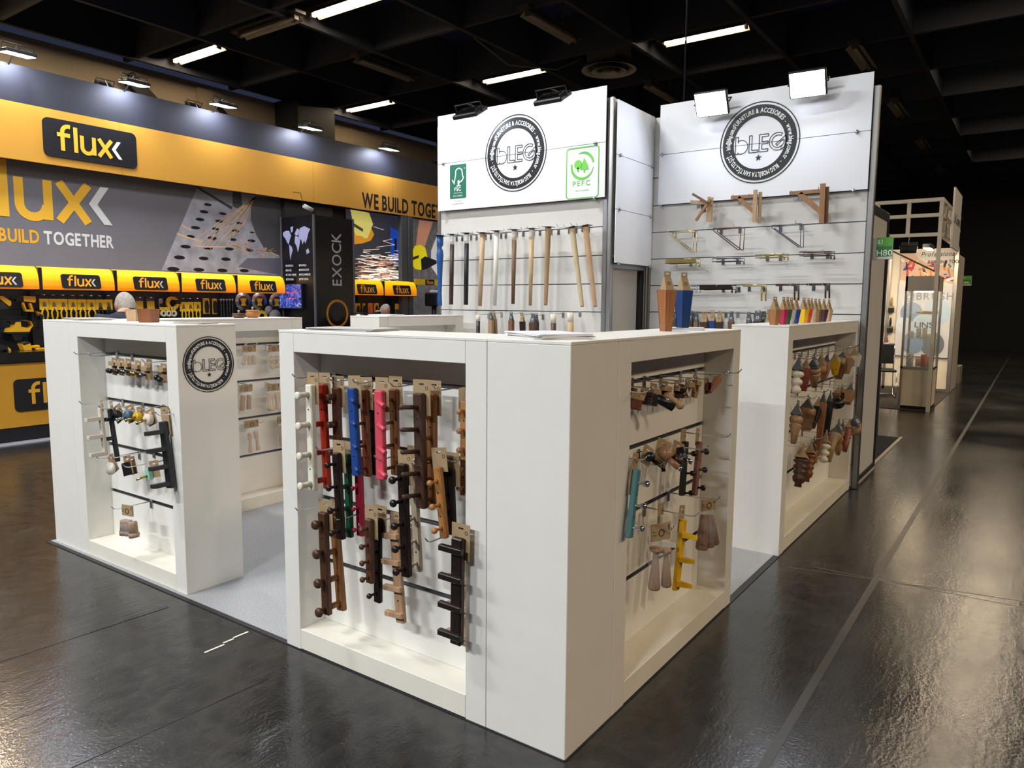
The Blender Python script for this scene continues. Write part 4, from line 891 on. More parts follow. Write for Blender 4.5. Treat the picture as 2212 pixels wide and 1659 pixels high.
for lb, x, y0, y1, m in (('thin brass prong bracket', 1125, 1040, 1195, BRASS), ('thin bronze prong bracket', 1440, 1032, 1190, BRONZE), ('dark bronze prong bracket near the wall end', 1735, 1028, 1170, metal('#5a4a3e', .3))):
    wires('wire_bracket', lb + ' on the bracket wall', 4.56, [[r7(x-175,y0+4), r7(x+10,y0), r7(x+8,y1), r7(x,y1), r7(x,y0+14), r7(x-175,y0+14)], [r7(x-150,y0+4), r7(x+38,y0), r7(x+36,y1), r7(x+28,y1), r7(x+28,y0+14), r7(x-150,y0+14)]], m)
tip_hooks([r7(455,225),r7(858,180),r7(1010,175),r7(1415,142),r7(1675,110)], U(4.73), .18, 'chrome wire hook under the bracket wall sign', 'sign edge hooks, bracket wall')
tip_hooks([r7(228,515),r7(415,508),r7(680,482),r7(860,466),r7(1255,455),r7(1455,430)], U(4.73), .18, 'chrome wire hook carrying wire triangles', 'triangle row hooks, bracket wall')
tip_hooks([r7(235,800),r7(385,795),r7(697,777),r7(838,770),r7(1128,740),r7(1255,735),r7(1562,715),r7(1716,710)], U(4.73), .18, 'chrome wire hook carrying small flat brackets', 'flat bracket row hooks, bracket wall')
tip_hooks([r7(700,1045),r7(850,1045),r7(952,1036),r7(1090,1036),r7(1257,1030),r7(1405,1030),r7(1578,1026),r7(1713,1024)], U(4.73), .18, 'chrome wire hook carrying prong brackets', 'prong row hooks, bracket wall')
def low2(label, x, y, col, tg, w=.05, dx=0, mat=None, u=4.56):
    leg(label, r7(x, y), r7(x+dx, y+240), U(u), w, col, 'sq', w*.55, tg, .095, mat=mat)
    if u < 4.6: own_hook(r7(x, y), u, 4.73, .080, 'chrome wire hook in the lowest visible row of the bracket wall', 'lowest row hooks, bracket wall')
low2('walnut leg with grey tag behind the big tapered legs', 285, 1400, '#6b4a35', 'grey')
low2('dark leg with grey tag, first of the crowded three', 452, 1385, '#4a3328', 'grey', .045)
low2('dark leg with grey tag, second of the crowded three', 478, 1390, '#54392b', 'grey', .045, u=4.62)
low2('tan leg with grey tag, last of the crowded three', 505, 1395, '#8a6a4e', 'grey', .045)
low2('wide walnut leg with kraft tag on the bracket wall', 585, 1395, '#4b3022', 'kraft', .07)
low2('blue leg with kraft tag on the bracket wall', 660, 1385, None, 'kraft', .055, 0, paint('#1f3f86', .4))
low2('dark round leg with kraft tag beside the blue one', 726, 1395, '#3a2a24', 'kraft', .06)
low2('walnut taper leg with grey tag hanging apart', 838, 1395, '#7d4a2c', 'grey', .05, -10)
low2('dark leg with grey tag between the hanging walnut and ball ones', 1008, 1405, '#33241c', 'grey', .05)
low2('dark leg with a large grey tag', 1095, 1390, '#3b2a20', 'grey', .075)
low2('dark leg with grey tag behind the large tagged one', 1150, 1395, '#3b2a20', 'grey', .06, u=4.63)
low2('dark leg with a slanting kraft tag behind the coloured legs', 1195, 1400, '#3b2317', 'kraft', .06, -30)
# ================================================================== ON THE COUNTER TOPS
def stand_leg(label, x, yb, yt, wt, wb, depth, mat, tg='kraft', th=.1, rot=0, group=None):
    p = at(x, yb, **depth); q = at(x, yt, **depth); h = q.z-p.z; p.z = H
    o = thing('leg_sample', label, 'leg sample', T((p.x, p.y, H)) @ RZ(rot), group)
    obj('shaft', sq_taper(wt, wb, h), mat, o, T((0, 0, h)))
    if tg: tent(o, wt*.70, wt*.75, th, KRAFT, T((0, 0, h)), '#3a2b1c')
    return o
rB = YAW-math.pi/2
stand_leg('big orange-brown tapered leg with kraft tag on the corner counter', 1438, 716, 627, .066, .040, V(.17), wood('#a2602f', .45), th=.085, rot=R(-28))
stand_leg('big navy blue tapered leg with kraft tag on the corner counter', 1474, 715, 629, .066, .042, V(.17), paint('#1c3c74', .42), th=.085, rot=R(-28))
CT = (('orange-brown small tapered leg, first of the coloured row', 588, 378, '#b5793f', .054), ('crimson small tapered leg in the coloured row', 706, 373, '#b52a52', .042), ('green small tapered leg in the coloured row', 760, 371, '#2a6a55', .042), ('cream small tapered leg in the coloured row', 812, 364, '#d9ccb6', .042), ('blue small tapered leg in the coloured row', 880, 361, '#24479a', .042),
      ('yellow small tapered leg in the coloured row', 985, 355, '#e6bd2e', .05), ('orange small tapered leg in the coloured row', 1048, 350, '#d9552a', .042), ('white small tapered leg in the coloured row', 1092, 347, '#e3ddd6', .034), ('tan small tapered leg in the coloured row', 1145, 338, '#bf9566', .044), ('walnut small tapered leg in the coloured row', 1198, 335, '#7d5a48', .040), ('plum small tapered leg in the coloured row', 1262, 330, '#4a2c38', .046), ('beige small tapered leg at the end of the coloured row', 1332, 325, '#d0a983', .044))
for lb, x, y, c, w in CT:
    b = zc(x, y); t = zc(x, 168 if x < 900 else 165)
    stand_leg(lb, b[0], b[1], t[1], w*1.2, w*.72, V(.11), paint(c, .42) if c not in ('#b5793f', '#bf9566', '#7d5a48', '#d0a983') else wood(c, .45), th=.08, rot=R(-18))
def stub(label, x, yb, yt, wt, wb, u, mat):
    p = at(x, yb, u=u); h = at(x, yt, u=u).z-p.z; o = thing('foot_sample', label, 'foot sample', T((u, p.y, H)) @ RZ(R(28)))
    obj('block', sq_taper(wt, wb, h), mat, o, T((0, 0, h))); obj('top_face', MB().box(-wt*.42, wt*.42, -wt*.42, wt*.42, h-.0005, h+.001), mat, o)
stub('short pale beech tapered foot on the logo counter', 290, 690, 665, .072, .058, .26, wood('#c29a6c', .5))
stub('short red-brown tapered foot on the logo counter', 322, 692, 663, .088, .078, .19, wood('#93502a', .45))
def pot(label, x, yb, yt, w, prof, mat):
    p = at(x, yb, v=3.64); h = at(x, yt, v=3.64).z-p.z; o = thing('foot_sample', label, 'foot sample', T((p.x, 3.64, H)))
    obj('turned_body', MB().lathe([(r*w, (1+z)*h) for r, z in PROF[prof]], 20), mat, o)
    obj('threaded_pin', MB().cyl((0, 0, h), (0, 0, h+.024), .008, seg=8), wood('#b59468', .5), o)
pot('flat dark walnut bun foot on the rear counter', 516, 684, 674, .10, 'pot', wood('#5f3a28', .45))
pot('orange turned bun foot on the rear counter', 546, 684, 667, .105, 'pot', wood('#b8702f', .45))
def papers(label, p, w, d, rot, n=4, col='#dcdad6', cover=None):
    o = thing('brochure_stack', label, 'brochures', T((p[0], p[1], H)) @ RZ(rot))
    for k in range(n):
        obj('brochure', MB().box(-w/2, w/2, -d/2, d/2, .0005+k*.004, .0040+k*.004), paint(col if k < n-1 or not cover else cover, .4), o, RZ(R((k*37 % 11)-5)*.8) @ T(((k*13 % 7-3)*.003, 0, 0)))
papers('fanned white brochures on the column of the corner counter', (.20, .22), .21, .297, R(-30), 5, '#d9d8d6', '#e6e6ee')
papers('grey brochures at the inner end of the corner counter', (.18, 1.22), .21, .36, R(8), 3, '#a9a6a3', '#b9b8b8')
papers('grey brochures at the logo end of the logo counter', (.24, 2.53), .14, .20, R(15), 2, '#b0aca6', '#9d9993')
papers('grey brochures at the column end of the logo counter', (.21, 3.68), .21, .32, R(-10), 3, '#a5a19c', '#b9b5b0')
papers('white papers and a pen beside the big tapered legs', (1.36, .18), .14, .20, R(20), 3, '#e0e0e0', '#d8d8da')
papers('white pad on the counter beside the slat wall', (2.86, 3.70), .21, .26, R(5), 3, '#e2e2e4', '#ececee')
# ================================================================== TOOL BRAND BOOTH
FVV = 9.0
def lit(c, r=.5): return pbr(c, .5, emit=.45, kind='backlit')  # emission added to prints that little lamp light reaches
def pv(x, y, v): q = at(x, y, v=v); return (q.x, q.z)
NAVY = paint('#2b2c33', .5); YEL = pbr('#c8923a', .30, kind='sheet'); YELP = flat('#f2b431', .5); CHAR = paint('#1a1b20', .5); STEELG = paint('#4d5157', .4)
wf = obj('wall_booth', MB().box(-3, 10.6, 9.34, 9.42, 0, 3.95), CHAR, kind='structure')
for nm, x0, x1 in (('long black slatted tool wall under the yellow light boxes', -3, 5.98), ('short black slatted tool wall beside the grey pillar', 7.05, 8.95)):
    tw = thing('tool_wall', nm, 'display wall', T((x0, 9.30, 0)))
    for k in range(16): obj('wall_slat', MB().box(0, x1-x0, 0, .03, .015+k*.12, .13+k*.12), CHAR, tw)
    b = 1.156-.92*4
    while b < x1:
        if x0 < b < x1-.4: obj('wall_batten', MB().box(b-x0-.02, b-x0+.02, -.14, -.001, .012, 1.70), DARK, tw)
        b += .92
obj('carpet_booth', MB().box(-3, 10.6, 7.72, 9.29, 0, .01), carpet_mat('#8d8f98'), kind='structure')
LET = {  # strokes in units of the x height
 'f': [arc(.62, 1.02, .34, 75, 180, 8) + [(.28, 0)], [(0, .86), (.68, .86)]],
 'l': [[(.98, 1.38), (.98, 0)]],
 'u': [[(1.32, 1), (1.32, .36)] + arc(1.63, .36, .31, 190, 350, 10) + [(1.94, .36)], [(1.98, 1), (1.98, 0)]],
 'x': [[(2.26, 1.0), (2.95, 0)], [(2.98, 1.0), (2.24, 0)]],
}
def tool_logo(parent, M, h, body, chev, y=-.004, sl=0, letters='flux', parts=True):
    m = MB()
    for ch in letters:
        for j, st in enumerate(LET[ch]): m.ribbon([(x*h+z*h*sl, z*h) for x, z in st], .215*h, y-.002-.0006*j, y-.0006*j)
    c = [(3.52, 1.0), (3.30, 1.0), (2.98, .52), (3.36, 0), (3.58, 0), (3.20, .52)]
    obj('brand_lettering', m, body, parent, M)
    obj('brand_chevron', MB().prism([(x*h+z*h*sl, z*h) for x, z in c], y-.0045, y-.0028), chev, parent, M)
LWHITE = flat('#e9ebf3', .5)
def spell(name, txt, h, x, z, y, mat, parent, M=None, **k):
    for w in txt.split(' '):
        m = MB(); x += words(m, w, h, x=x, z=z, y=y, align='L', **k) + .28*h/.7*k.get('sx', 1); obj(name, m, mat, parent, M)
# high fascia: dark band over yellow band
fa = thing('fascia', 'long booth fascia with a dark upper band and a golden lower band', 'fascia', T((0, FVV, 0)))
obj('dark_band', MB().box(-3, 10.6, 0, .05, 3.945, 4.385), NAVY, fa)
obj('gold_band', MB().box(-3, 10.6, -.004, .05, 3.265, 3.943), YEL, fa)
obj('underside', MB().box(-3, 10.6, .05, .32, 3.95, 3.98), CHAR, fa)
for x in (3.2, 6.45, 8.35): obj('band_joint', MB().box(x, x+.006, -.0055, -.004, 3.27, 3.94), paint('#a87a1e', .5), fa)
pz = at(191, 309, v=FVV)
obj('black_nameplate', MB().prism(rrect(1.17, .47, .07, 6), -.022, -.005), BLK, fa, T((2.825, 0, 3.60)))
tool_logo(fa, T((2.40, -.022, 3.455)), .225, YELP, LWHITE)
spell('fascia_lettering', 'WE BUILD TOGETHER', .265, 7.56, 3.305, -.006, BLK, fa, off=.03, sx=.66)
for k, (x, y) in enumerate(((38, 118), (290, 182), (482, 229), (670, 278), (840, 323))):
    p = at(x, y, v=8.74)
    lb = ['floodlight over the empty stretch of gold fascia before the nameplate', 'floodlight just past the nameplate on the fascia', 'second floodlight past the nameplate, under the hall stairs', 'floodlight on the fascia in front of the dark hall column', 'floodlight above the fascia slogan'][k]
    flood(lb, aim(p, (0, .14, -.99)), 95, '#dfe6ff', .30, .22, (p.x, 8.995, 4.37))
for k, (x, y) in enumerate(((222, 180), (415, 225), (938, 345))):
    p = at(x, y, v=9.2); o = flood(['dark spare floodlight behind the fascia near the nameplate', 'dark spare floodlight behind the fascia below the hall stairs', 'dark spare floodlight behind the fascia at the slat wall edge'][k], aim((p.x, 9.2, 4.42), (0, .7, -.7)), 0, '#20242c', .2, .12, (p.x, 9.06, 4.386))
# banner
BV = 9.30
bn = thing('banner', 'grey banner with big yellow lettering and a photo of sparks on perforated steel', 'banner', T((0, BV, 0)))
obj('banner_cloth', MB().box(-1, 6.0, 0, .012, 1.97, 3.30), pbr('#7c7b88', .7, kind='cloth', var=.03, scale=3), bn)
tool_logo(bn, T((1.385, 0, 2.602)), .505, flat('#ffc53e'), LWHITE)
m = MB(); words(m, 'TOGETHER', .16, x=3.21, z=2.298, y=-.004, off=.03, align='R', sx=.70); obj('banner_lettering', m, LWHITE, bn)
m = MB(); words(m, 'BUILD', .16, x=2.27, z=2.298, y=-.004, off=.03, align='R', sx=.70); obj('banner_lettering', m, YELP, bn)
m = MB(); words(m, 'WE', .16, x=1.70, z=2.298, y=-.004, off=.03, align='R', sx=.80); obj('banner_lettering', m, LWHITE, bn)
def zp(x, y): return pv(340+x/4.532, 390+y/4.532, BV)
def poly(name, pts, mat, y, par, f=zp): return obj(name, MB().prism([f(*q) for q in pts], y, y+.0008), mat, par)
poly('plate_print', [(385,75),(1200,170),(1195,925),(40,880)], pbr('#b4b5c8', .6, kind='cloth', var=.16, scale=5), -.002, bn)
poly('beam_print', [(405,60),(740,110),(735,250)], flat('#a5a6b0'), -.003, bn)
poly('beam_print', [(820,120),(960,150),(915,330),(880,400),(830,260)], flat('#a7a7b2'), -.003, bn)
poly('beam_print', [(735,105),(820,118),(832,300),(735,250)], flat('#55555f'), -.0032, bn)
poly('edge_print', [(385,75),(410,68),(735,258),(725,285)], flat('#4b4b55'), -.0034, bn)
poly('disc_print', [(960,150),(1200,170),(1195,740),(1060,690),(960,520),(912,380),(915,270)], flat('#5c5c64'), -.0036, bn)
poly('sheet_print', [(790,845),(880,760),(1195,760),(1195,925)], flat('#74748a'), -.0028, bn)
m = MB()
for x, y, w in ((492,236,38),(455,306,42),(415,381,43),(372,462,45),(325,548,40),(275,647,50),(215,753,54),(155,867,60),(638,324,36),(605,398,40),(570,474,38),(535,564,44),(495,660,46),(452,762,48),(405,873,52),(797,416,32),(763,493,36),(738,578,36),(702,670,42),(670,770,46),(635,880,50),(920,590,38),(897,682,40),(925,508,22),(850,882,45)):
    c0, cz = zp(x, y); a, b = zp(x+w, y), zp(x, y-w*.36); m.prism(arc(c0, cz, 1, 0, 345, 15, sx=a[0]-c0, sz=b[1]-cz), -.0042, -.0034)
obj('hole_print', m, flat('#16161c'), bn, kind='stuff')
m = MB(); rnd = random.Random(4)
for x, y in ((395,560),(435,600),(470,660),(515,665),(560,520),(600,610),(630,600),(665,650),(450,640),(690,560),(720,560)):
    m.ribbon([zp(x, y), zp(600+(x-400)*.75+rnd.random()*40, 400+rnd.random()*20), zp(955, 160)], .010, -.0052, -.0044)
for k in range(34):
    a = rnd.random()*6.28; r0 = 20+rnd.random()*25; r1 = r0+30+rnd.random()*60; m.ribbon([zp(820+r0*math.cos(a), 640+r0*.6*math.sin(a)), zp(820+r1*math.cos(a), 640+r1*.7*math.sin(a))], .006, -.005, -.0044)
for k in range(26):
    a = rnd.random()*6.28; r1 = 40+rnd.random()*60; m.ribbon([zp(1030+20*math.cos(a), 700+15*math.sin(a)), zp(1030+r1*1.4*math.cos(a), 700+r1*.6*math.sin(a))], .006, -.005, -.0044)
m.ribbon([zp(190,520), zp(300,560), zp(440,600)], .025, -.005, -.0044); m.ribbon([zp(235,435), zp(335,490)], .018, -.005, -.0044); m.ribbon([zp(350,635), zp(440,650), zp(660,650)], .018, -.005, -.0044); m.ribbon([zp(1060,680), zp(1190,740)], .02, -.005, -.0044)
obj('spark_print', m, flat('#f3cda2'), bn, kind='stuff')
# glove photo panels (prints with emission added to brighten them)
gp = thing('photo_panel', 'photo panel of a yellow work glove above a shower of sparks', 'panel', T((0, BV, 0)))
def gq(x, y): return pv(750+x/3.81, 450+y/3.81, BV)
def gpoly(name, pts, mat, y, par=gp): return poly(name, pts, mat, y, par, gq)
obj('panel_board', MB().box(7.45, 8.93, 0, .012, 1.95, 3.28), lit('#3a3a46'), gp)
gpoly('blue_print', [(355,155),(445,200),(448,450),(360,430)], lit('#2451c8'), -.002); gpoly('slot_print', [(388,250),(406,250),(406,385),(388,390)], lit('#15161c'), -.003)
gpoly('cuff_print', [(50,180),(200,170),(222,215),(195,265),(120,290),(50,297)], lit('#e29a2e'), -.0022)
gpoly('glove_print', [(25,10),(150,30),(180,40),(212,130),(165,248),(140,245),(110,225),(75,225),(55,190),(45,110)], lit('#eadf7c'), -.003); gpoly('label_print', [(52,120),(130,170),(128,195),(55,150)], lit('#4a4a3c'), -.0036)
m = MB()
for k in range(120):
    x = 60+rnd.random()*330; y = 340+rnd.random()**.7*250; l = 30+rnd.random()*110; m.ribbon([gq(x, y), gq(min(447, x+l), y+(rnd.random()-.35)*26)], .006+.010*rnd.random(), -.0046, -.004)
for a in ((240,320,390,300),(295,270,370,252),(295,268,385,300),(215,150,300,178)): m.ribbon([gq(a[0], a[1]), gq(a[2], a[3])], .009, -.0046, -.004)
obj('spark_print', m, lit('#fff2e4'), gp, kind='stuff')
m = MB()
for k in range(60):
    x = 60+rnd.random()*300; y = 420+rnd.random()*170; m.ribbon([gq(x, y), gq(min(447, x+30+rnd.random()*60), y+(rnd.random()-.4)*20)], .012, -.0038, -.0032)
obj('glow_print', m, lit('#d99a7a'), gp, kind='stuff')
g2 = thing('photo_panel', 'photo panel of a gloved hand holding a grinder in grey tones', 'panel', T((0, BV, 0)))
obj('panel_board', MB().box(9.12, 10.2, 0, .012, .9, 3.28), pbr('#77757a', .6, kind='cloth', var=.28, scale=9, emit=.25), g2)
gpoly('arm_print', [(592,98),(705,112),(640,310),(565,305)], lit('#c58a70'), -.002, g2)
gpoly('glove_print', [(555,310),(600,300),(640,320),(660,400),(610,420),(610,508),(560,500),(525,455),(515,400)], lit('#e8dc22'), -.003, g2); gpoly('label_print', [(528,405),(590,385),(588,408),(530,430)], lit('#33321c'), -.0036, g2)
gpoly('grip_print', [(605,420),(640,395),(735,430),(735,455),(650,500),(612,510)], lit('#1b1b1f'), -.0034, g2); gpoly('grinder_print', [(690,350),(735,230),(745,560),(690,480)], lit('#d8d8dc'), -.0025, g2)
obj('booth_pillar', MB().box(8.60, 8.76, 9.0, 9.1, 0, 3.26).box(8.78, 8.89, 8.98, 9.1, 0, 3.26), STEELG, label='grey double steel pillar of the booth carrying the fascia', cat='pillar')
obj('booth_back_panel', MB().box(6.0, 7.04, 9.2, 9.29, 0.012, 3.26), paint('#3c3e43', .5), label='plain grey back panel between the banner and the glove photo', cat='panel')
# backlit curved light boxes
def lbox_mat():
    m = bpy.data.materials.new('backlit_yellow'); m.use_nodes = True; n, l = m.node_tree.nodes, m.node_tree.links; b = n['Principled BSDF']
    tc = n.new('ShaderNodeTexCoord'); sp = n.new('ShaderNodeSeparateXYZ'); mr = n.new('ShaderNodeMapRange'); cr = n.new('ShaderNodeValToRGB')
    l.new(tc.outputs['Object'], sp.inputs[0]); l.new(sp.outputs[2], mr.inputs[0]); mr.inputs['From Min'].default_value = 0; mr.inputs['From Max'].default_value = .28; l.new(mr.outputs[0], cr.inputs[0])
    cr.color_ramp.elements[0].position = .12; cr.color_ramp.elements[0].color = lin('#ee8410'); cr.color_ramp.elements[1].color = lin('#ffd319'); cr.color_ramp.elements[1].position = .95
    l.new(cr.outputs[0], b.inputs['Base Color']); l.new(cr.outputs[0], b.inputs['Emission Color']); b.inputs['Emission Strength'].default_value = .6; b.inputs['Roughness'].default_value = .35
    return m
LBM = lbox_mat()
prof = [(0, .285), (-.05, .28), (-.10, .255), (-.135, .20), (-.16, .12), (-.165, .04), (-.16, 0), (0, 0)]
mm = MB(); w = .875; n = len(prof)
mm.add([(x, y, z) for x in (0, w) for y, z in prof], [tuple(range(n)), tuple(range(2*n-1, n-1, -1))] + [(i, i+n, (i+1) % n+n, (i+1) % n) for i in range(n)])
lme = mm.mesh('curved_front'); lme.materials.append(LBM)
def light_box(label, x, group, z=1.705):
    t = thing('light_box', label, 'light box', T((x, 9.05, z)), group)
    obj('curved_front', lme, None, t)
    for xx in (-.022, .875): obj('end_plate', MB().prism([(0, 0)], 0, 0) if 0 else MB().box(xx, xx+.022, -.15, .0, -.012, .27), DARK, t)
    P = T((.45, -.163, .105)) @ RX(R(-13))
    obj('black_nameplate', MB().prism(rrect(.48, .185, .03, 4), -.012, -.003), BLK, t, P)
    tool_logo(t, P @ T((-.18, -.012, -.062)), .098, flat('#f7a62c'), flat('#c8c8c8'), -.002, .12)
    return t
lbg = 'curved yellow light boxes over the tool wall'
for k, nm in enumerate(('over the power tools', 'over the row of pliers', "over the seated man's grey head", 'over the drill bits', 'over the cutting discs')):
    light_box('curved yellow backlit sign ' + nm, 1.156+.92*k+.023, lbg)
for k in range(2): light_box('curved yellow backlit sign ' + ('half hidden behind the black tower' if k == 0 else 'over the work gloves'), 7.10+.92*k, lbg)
# desk
dk = thing('service_desk', 'golden yellow desk with black top and nameplate', 'desk', T((-.9, 7.9, 0)))
obj('desk_body', MB().box(0, 3.0, 0, .55, .17, .88), pbr('#c58f2c', .35, kind='sheet'), dk); obj('desk_top', MB().box(-.02, 3.02, -.03, .57, .885, 1.0, c=.004), pbr('#0d0d10', .15, kind='sheet'), dk); obj('desk_plinth', MB().box(.0, 3.0, .01, .54, .012, .165), BLK, dk)
obj('desk_joint', MB().box(2.02, 2.03, -.002, .0, .17, .88), paint('#8a6520', .5), dk)
obj('black_nameplate', MB().prism(rrect(1.0, .36, .05, 5), -.012, -.001), BLK, dk, T((2.73, 0, .52)))
tool_logo(dk, T((2.37, -.012, .415)), .17, flat('#d89c2c'), LWHITE)
# products on the tool wall (hang in the plane v = 9.2)
TV = 9.13
def tool_hook(t, z=.0): obj('peg', MB().cyl((0, -.03, z), (0, .169, z), .006, seg=6), CHROME, t)
YC = flat('#f0c62a', .5); YT = pbr('#e0a81e', .4, kind='sheet'); BK = pbr('#191a1d', .4, kind='sheet')
def pliers(label, x, y, open_=1, group=None, short=False):
    p = at(x, y, v=TV); t = thing('pliers_on_card', label, 'pliers', T(p), group); tool_hook(t)
    obj('card_top', MB().box(-.035, .035, 0, .002, -.05, .0), flat('#22241f'), t)
    obj('card', MB().box(-.055, .055, -.002, .002, -.19, -.05), YC, t)
    hd = YC if not short else BK
    for s in (-1, 1): obj('handle', MB().tube([(s*.008, -.012, -.15), (s*.035*open_, -.014, -.22), (s*.032*open_, -.014, -.27), (s*.012*open_, -.014, -.34)], .011, 6), hd, t)
    obj('jaws', MB().prism([(-.022, -.15), (.022, -.15), (.006, -.09), (-.006, -.09)], -.02, -.004), metal('#8b8b8f', .35), t)
for k, x in enumerate((94, 115, 135, 156, 176, 196)): pliers('yellow handled pliers on a yellow card, in the long row', x, 637+k*.4, 1.0+.25*(k == 5), 'yellow pliers on cards')
for x in (215, 233): pliers('black handled pliers on a yellow card', x, 639, .8, 'black handled pliers on cards', True)
for x in (395, 410, 426): pliers('grip pliers on an orange card near the drill bits', x, 645, .9, 'grip pliers on orange cards')
def blister(label, x, y, w, h, kind, group=None):
    p = at(x, y, v=TV); t = thing('tool_blister_pack', label, 'tool pack', T(p), group); tool_hook(t, -.01)
    obj('backing_card', MB().box(-w/2, w/2, 0, .003, -h, 0), flat('#cfa42a') if kind != 'grey' else flat('#8f8d88'), t)
    if kind == 'ring': obj('card_head', MB().box(-w/2, w/2, -.002, 0, -.06, 0), flat('#3a3d4a'), t); obj('collar', MB().ring(.03, .05, -.03, -.002, 18, cz=-h+.05), flat('#e8dca0'), t)
    elif kind == 'tool': obj('tool', MB().prism([(-.02, -h+.02), (.02, -h+.02), (.03, -h*.5), (.012, -h*.15), (-.012, -h*.15), (-.03, -h*.5)], -.03, -.001), BK, t)
    elif kind == 'grey': obj('tool', MB().box(-.02, .02, -.02, -.001, -h+.02, -h*.5), BK, t)
    elif kind == 'glove':
        obj('glove_palm', MB().box(-w*.4, w*.4, -.03, -.001, -h*.65, -h*.1, c=.01), flat('#e8682c'), t)
        for q in range(4): obj('glove_finger', MB().tube([(-w*.3+q*w*.2, -.016, -h*.6), (-w*.32+q*w*.21, -.016, -h*.98)], w*.09, 6), flat('#e7a7a0'), t)
    return t
blister('blister pack with a pale collar ring, touching the grey head', 301, 641, .10, .27, 'ring'); blister('blister pack with a pale collar ring, next to the hose clamp', 325, 641, .11, .27, 'ring'); blister('small grey blister pack beside the hose clamp', 347, 645, .06, .14, 'grey')
blister('yellow tool pack beside the grip pliers', 445, 644, .11, .24, 'tool'); blister('narrow yellow tool pack beside the drill bits', 463, 645, .08, .24, 'tool')
p = at(371, 655, v=TV); t = thing('hose_clamp', 'round yellow clamp hanging on the tool wall', 'clamp', T(p)); obj('clamp_ring', MB().ring(.055, .095, -.04, 0, 24), YT, t); obj('clamp_screw', MB().box(.03, .12, -.05, -.0, -.01, .05, c=.005), BK, t); tool_hook(t, .09)
for k, x in enumerate((352, 363, 374)):
    p = at(x, 677, v=TV-.05); t = thing('tape_reel', 'small yellow and white tape reel under the clamp', 'tape reel', T(p), 'tape reels on the tool wall'); obj('reel', MB().ring(.022, .045, -.03, 0, 16), flat('#e9e2c4'), t); obj('reel_card', MB().box(-.045, .045, 0, .003, .045, .09), YC, t); tool_hook(t, .07)
for k, x in enumerate((476, 482, 489, 495, 501)):
    p = at(x, 645, v=TV); t = thing('drill_bit', 'long grey masonry drill bit in the row', 'drill bit', T(p), 'drill bits in a row'); obj('shank', MB().cyl((0, -.01, -.08), (0, -.01, 0), .012, seg=8), metal('#77787c', .4), t); m = MB()
    m.lathe([(.010+.005*(j % 2), -.08-j*.016) for j in range(14)], 8, T((0, -.01, 0))); obj('flute', m, metal('#55565a', .4), t); tool_hook(t, -.02)
for k, (x, y, r, c) in enumerate(((525, 651, .145, 0), (560, 651, .145, 0), (597, 652, .145, 0), (580, 670, .07, 1), (594, 684, .115, 1))):
    p = at(x, y, v=TV-(0, 0, 0, .03, .05)[k]); t = thing('cutting_disc', ['steel cutting disc with yellow label, above the walnut bun foot', 'steel cutting disc with yellow label, above the orange bun foot', 'steel cutting disc with yellow label, beside the screen', 'small plain grey grinding disc', 'plain grey grinding disc under the screen'][k], 'cutting disc', T(p))
    obj('disc', MB().lathe([(r, 0), (r, .008)], 28, RX(math.pi/2)), metal('#a2a4a8', .35) if c == 0 else paint('#9a9ba0', .6), t)
    if c == 0:
        obj('label', MB().lathe([(r*.62, 0), (r*.62, .002)], 24, T((0, -.0085, 0)) @ RX(math.pi/2)), flat('#2a2418'), t); obj('label_mark', MB().prism([(-.06, .05), (.06, .05), (.03, -.02), (.05, -.07), (-.05, -.07), (-.03, -.02)], -.0118, -.0106), flat('#e8bd2c'), t)
    tool_hook(t, .0)
p = at(565, 684, v=TV); t = thing('abrasive_ring', 'yellow abrasive ring half hidden by the orange bun foot', 'disc', T(p)); obj('ring', MB().ring(.05, .1, -.02, 0, 24), YC, t); tool_hook(t, .08)
for k, (x, c) in enumerate(((773, 'tool'), (786, 'tool'), (800, 'glove'), (813, 'tool'))):
    blister(['yellow tool pack beside the black tower', 'slim yellow tool pack second from the black tower', 'orange and pink work gloves on a card', 'yellow glove card beside the balding man'][k], x, 655, .12 if k != 1 else .07, .30, c)
for k, (x, c) in enumerate(((856, '#43454a'), (868, '#d9cf2c'))):
    p = at(x, 656, v=TV); t = thing('work_glove', ['grey work glove hanging by the pillar', 'bright yellow work glove hanging by the pillar'][k], 'glove', T(p)); tool_hook(t, -.01)
    obj('glove_cuff', MB().box(-.05, .05, -.03, 0, -.12, 0, c=.01), flat('#d9a52c') if k == 0 else flat(c), t); obj('glove_palm', MB().box(-.06, .06, -.035, 0, -.2, -.11, c=.012), flat(c), t)
    for q in range(4): obj('glove_finger', MB().tube([(-.045+q*.03, -.018, -.19), (-.04+q*.034, -.018, -.32+.02*abs(q-1))], .014, 6), flat(c), t)
# power tools on brackets
def solid(name, label, px, v, parts):
    p = at(*px, v=v); t = thing(name, label, 'power tool', T(p))
    for nm, pts, mat, y0, y1 in parts:
        q = [at(a, b, v=v) for a, b in pts]
        for w_ in q: w_.z = max(w_.z, 1.001 if v < 8.6 else 0)
        obj(nm, MB().prism([(a.x-p.x, a.z-p.z) for a in q], y0, y1), mat, t)
    return t
def lt(x, y): return (x/4.885, 620+y/4.885)
def L(pts): return [lt(*q) for q in pts]
solid('heat_gun', 'yellow heat gun with black nozzle', lt(290,130), 9.1, [('nozzle', L([(110,105),(235,100),(235,150),(165,150),(150,130),(110,125)]), BK, -.04, .04), ('body', L([(232,95),(355,100),(362,125),(355,165),(235,150)]), YT, -.05, .05), ('handle', L([(220,160),(245,165),(270,235),(325,240),(295,170),(320,170),(345,245),(345,262),(265,258)]), YT, -.03, .03), ('wall_bracket', L([(280,140),(300,140),(300,150),(280,150)]), BK, .05, .199)])
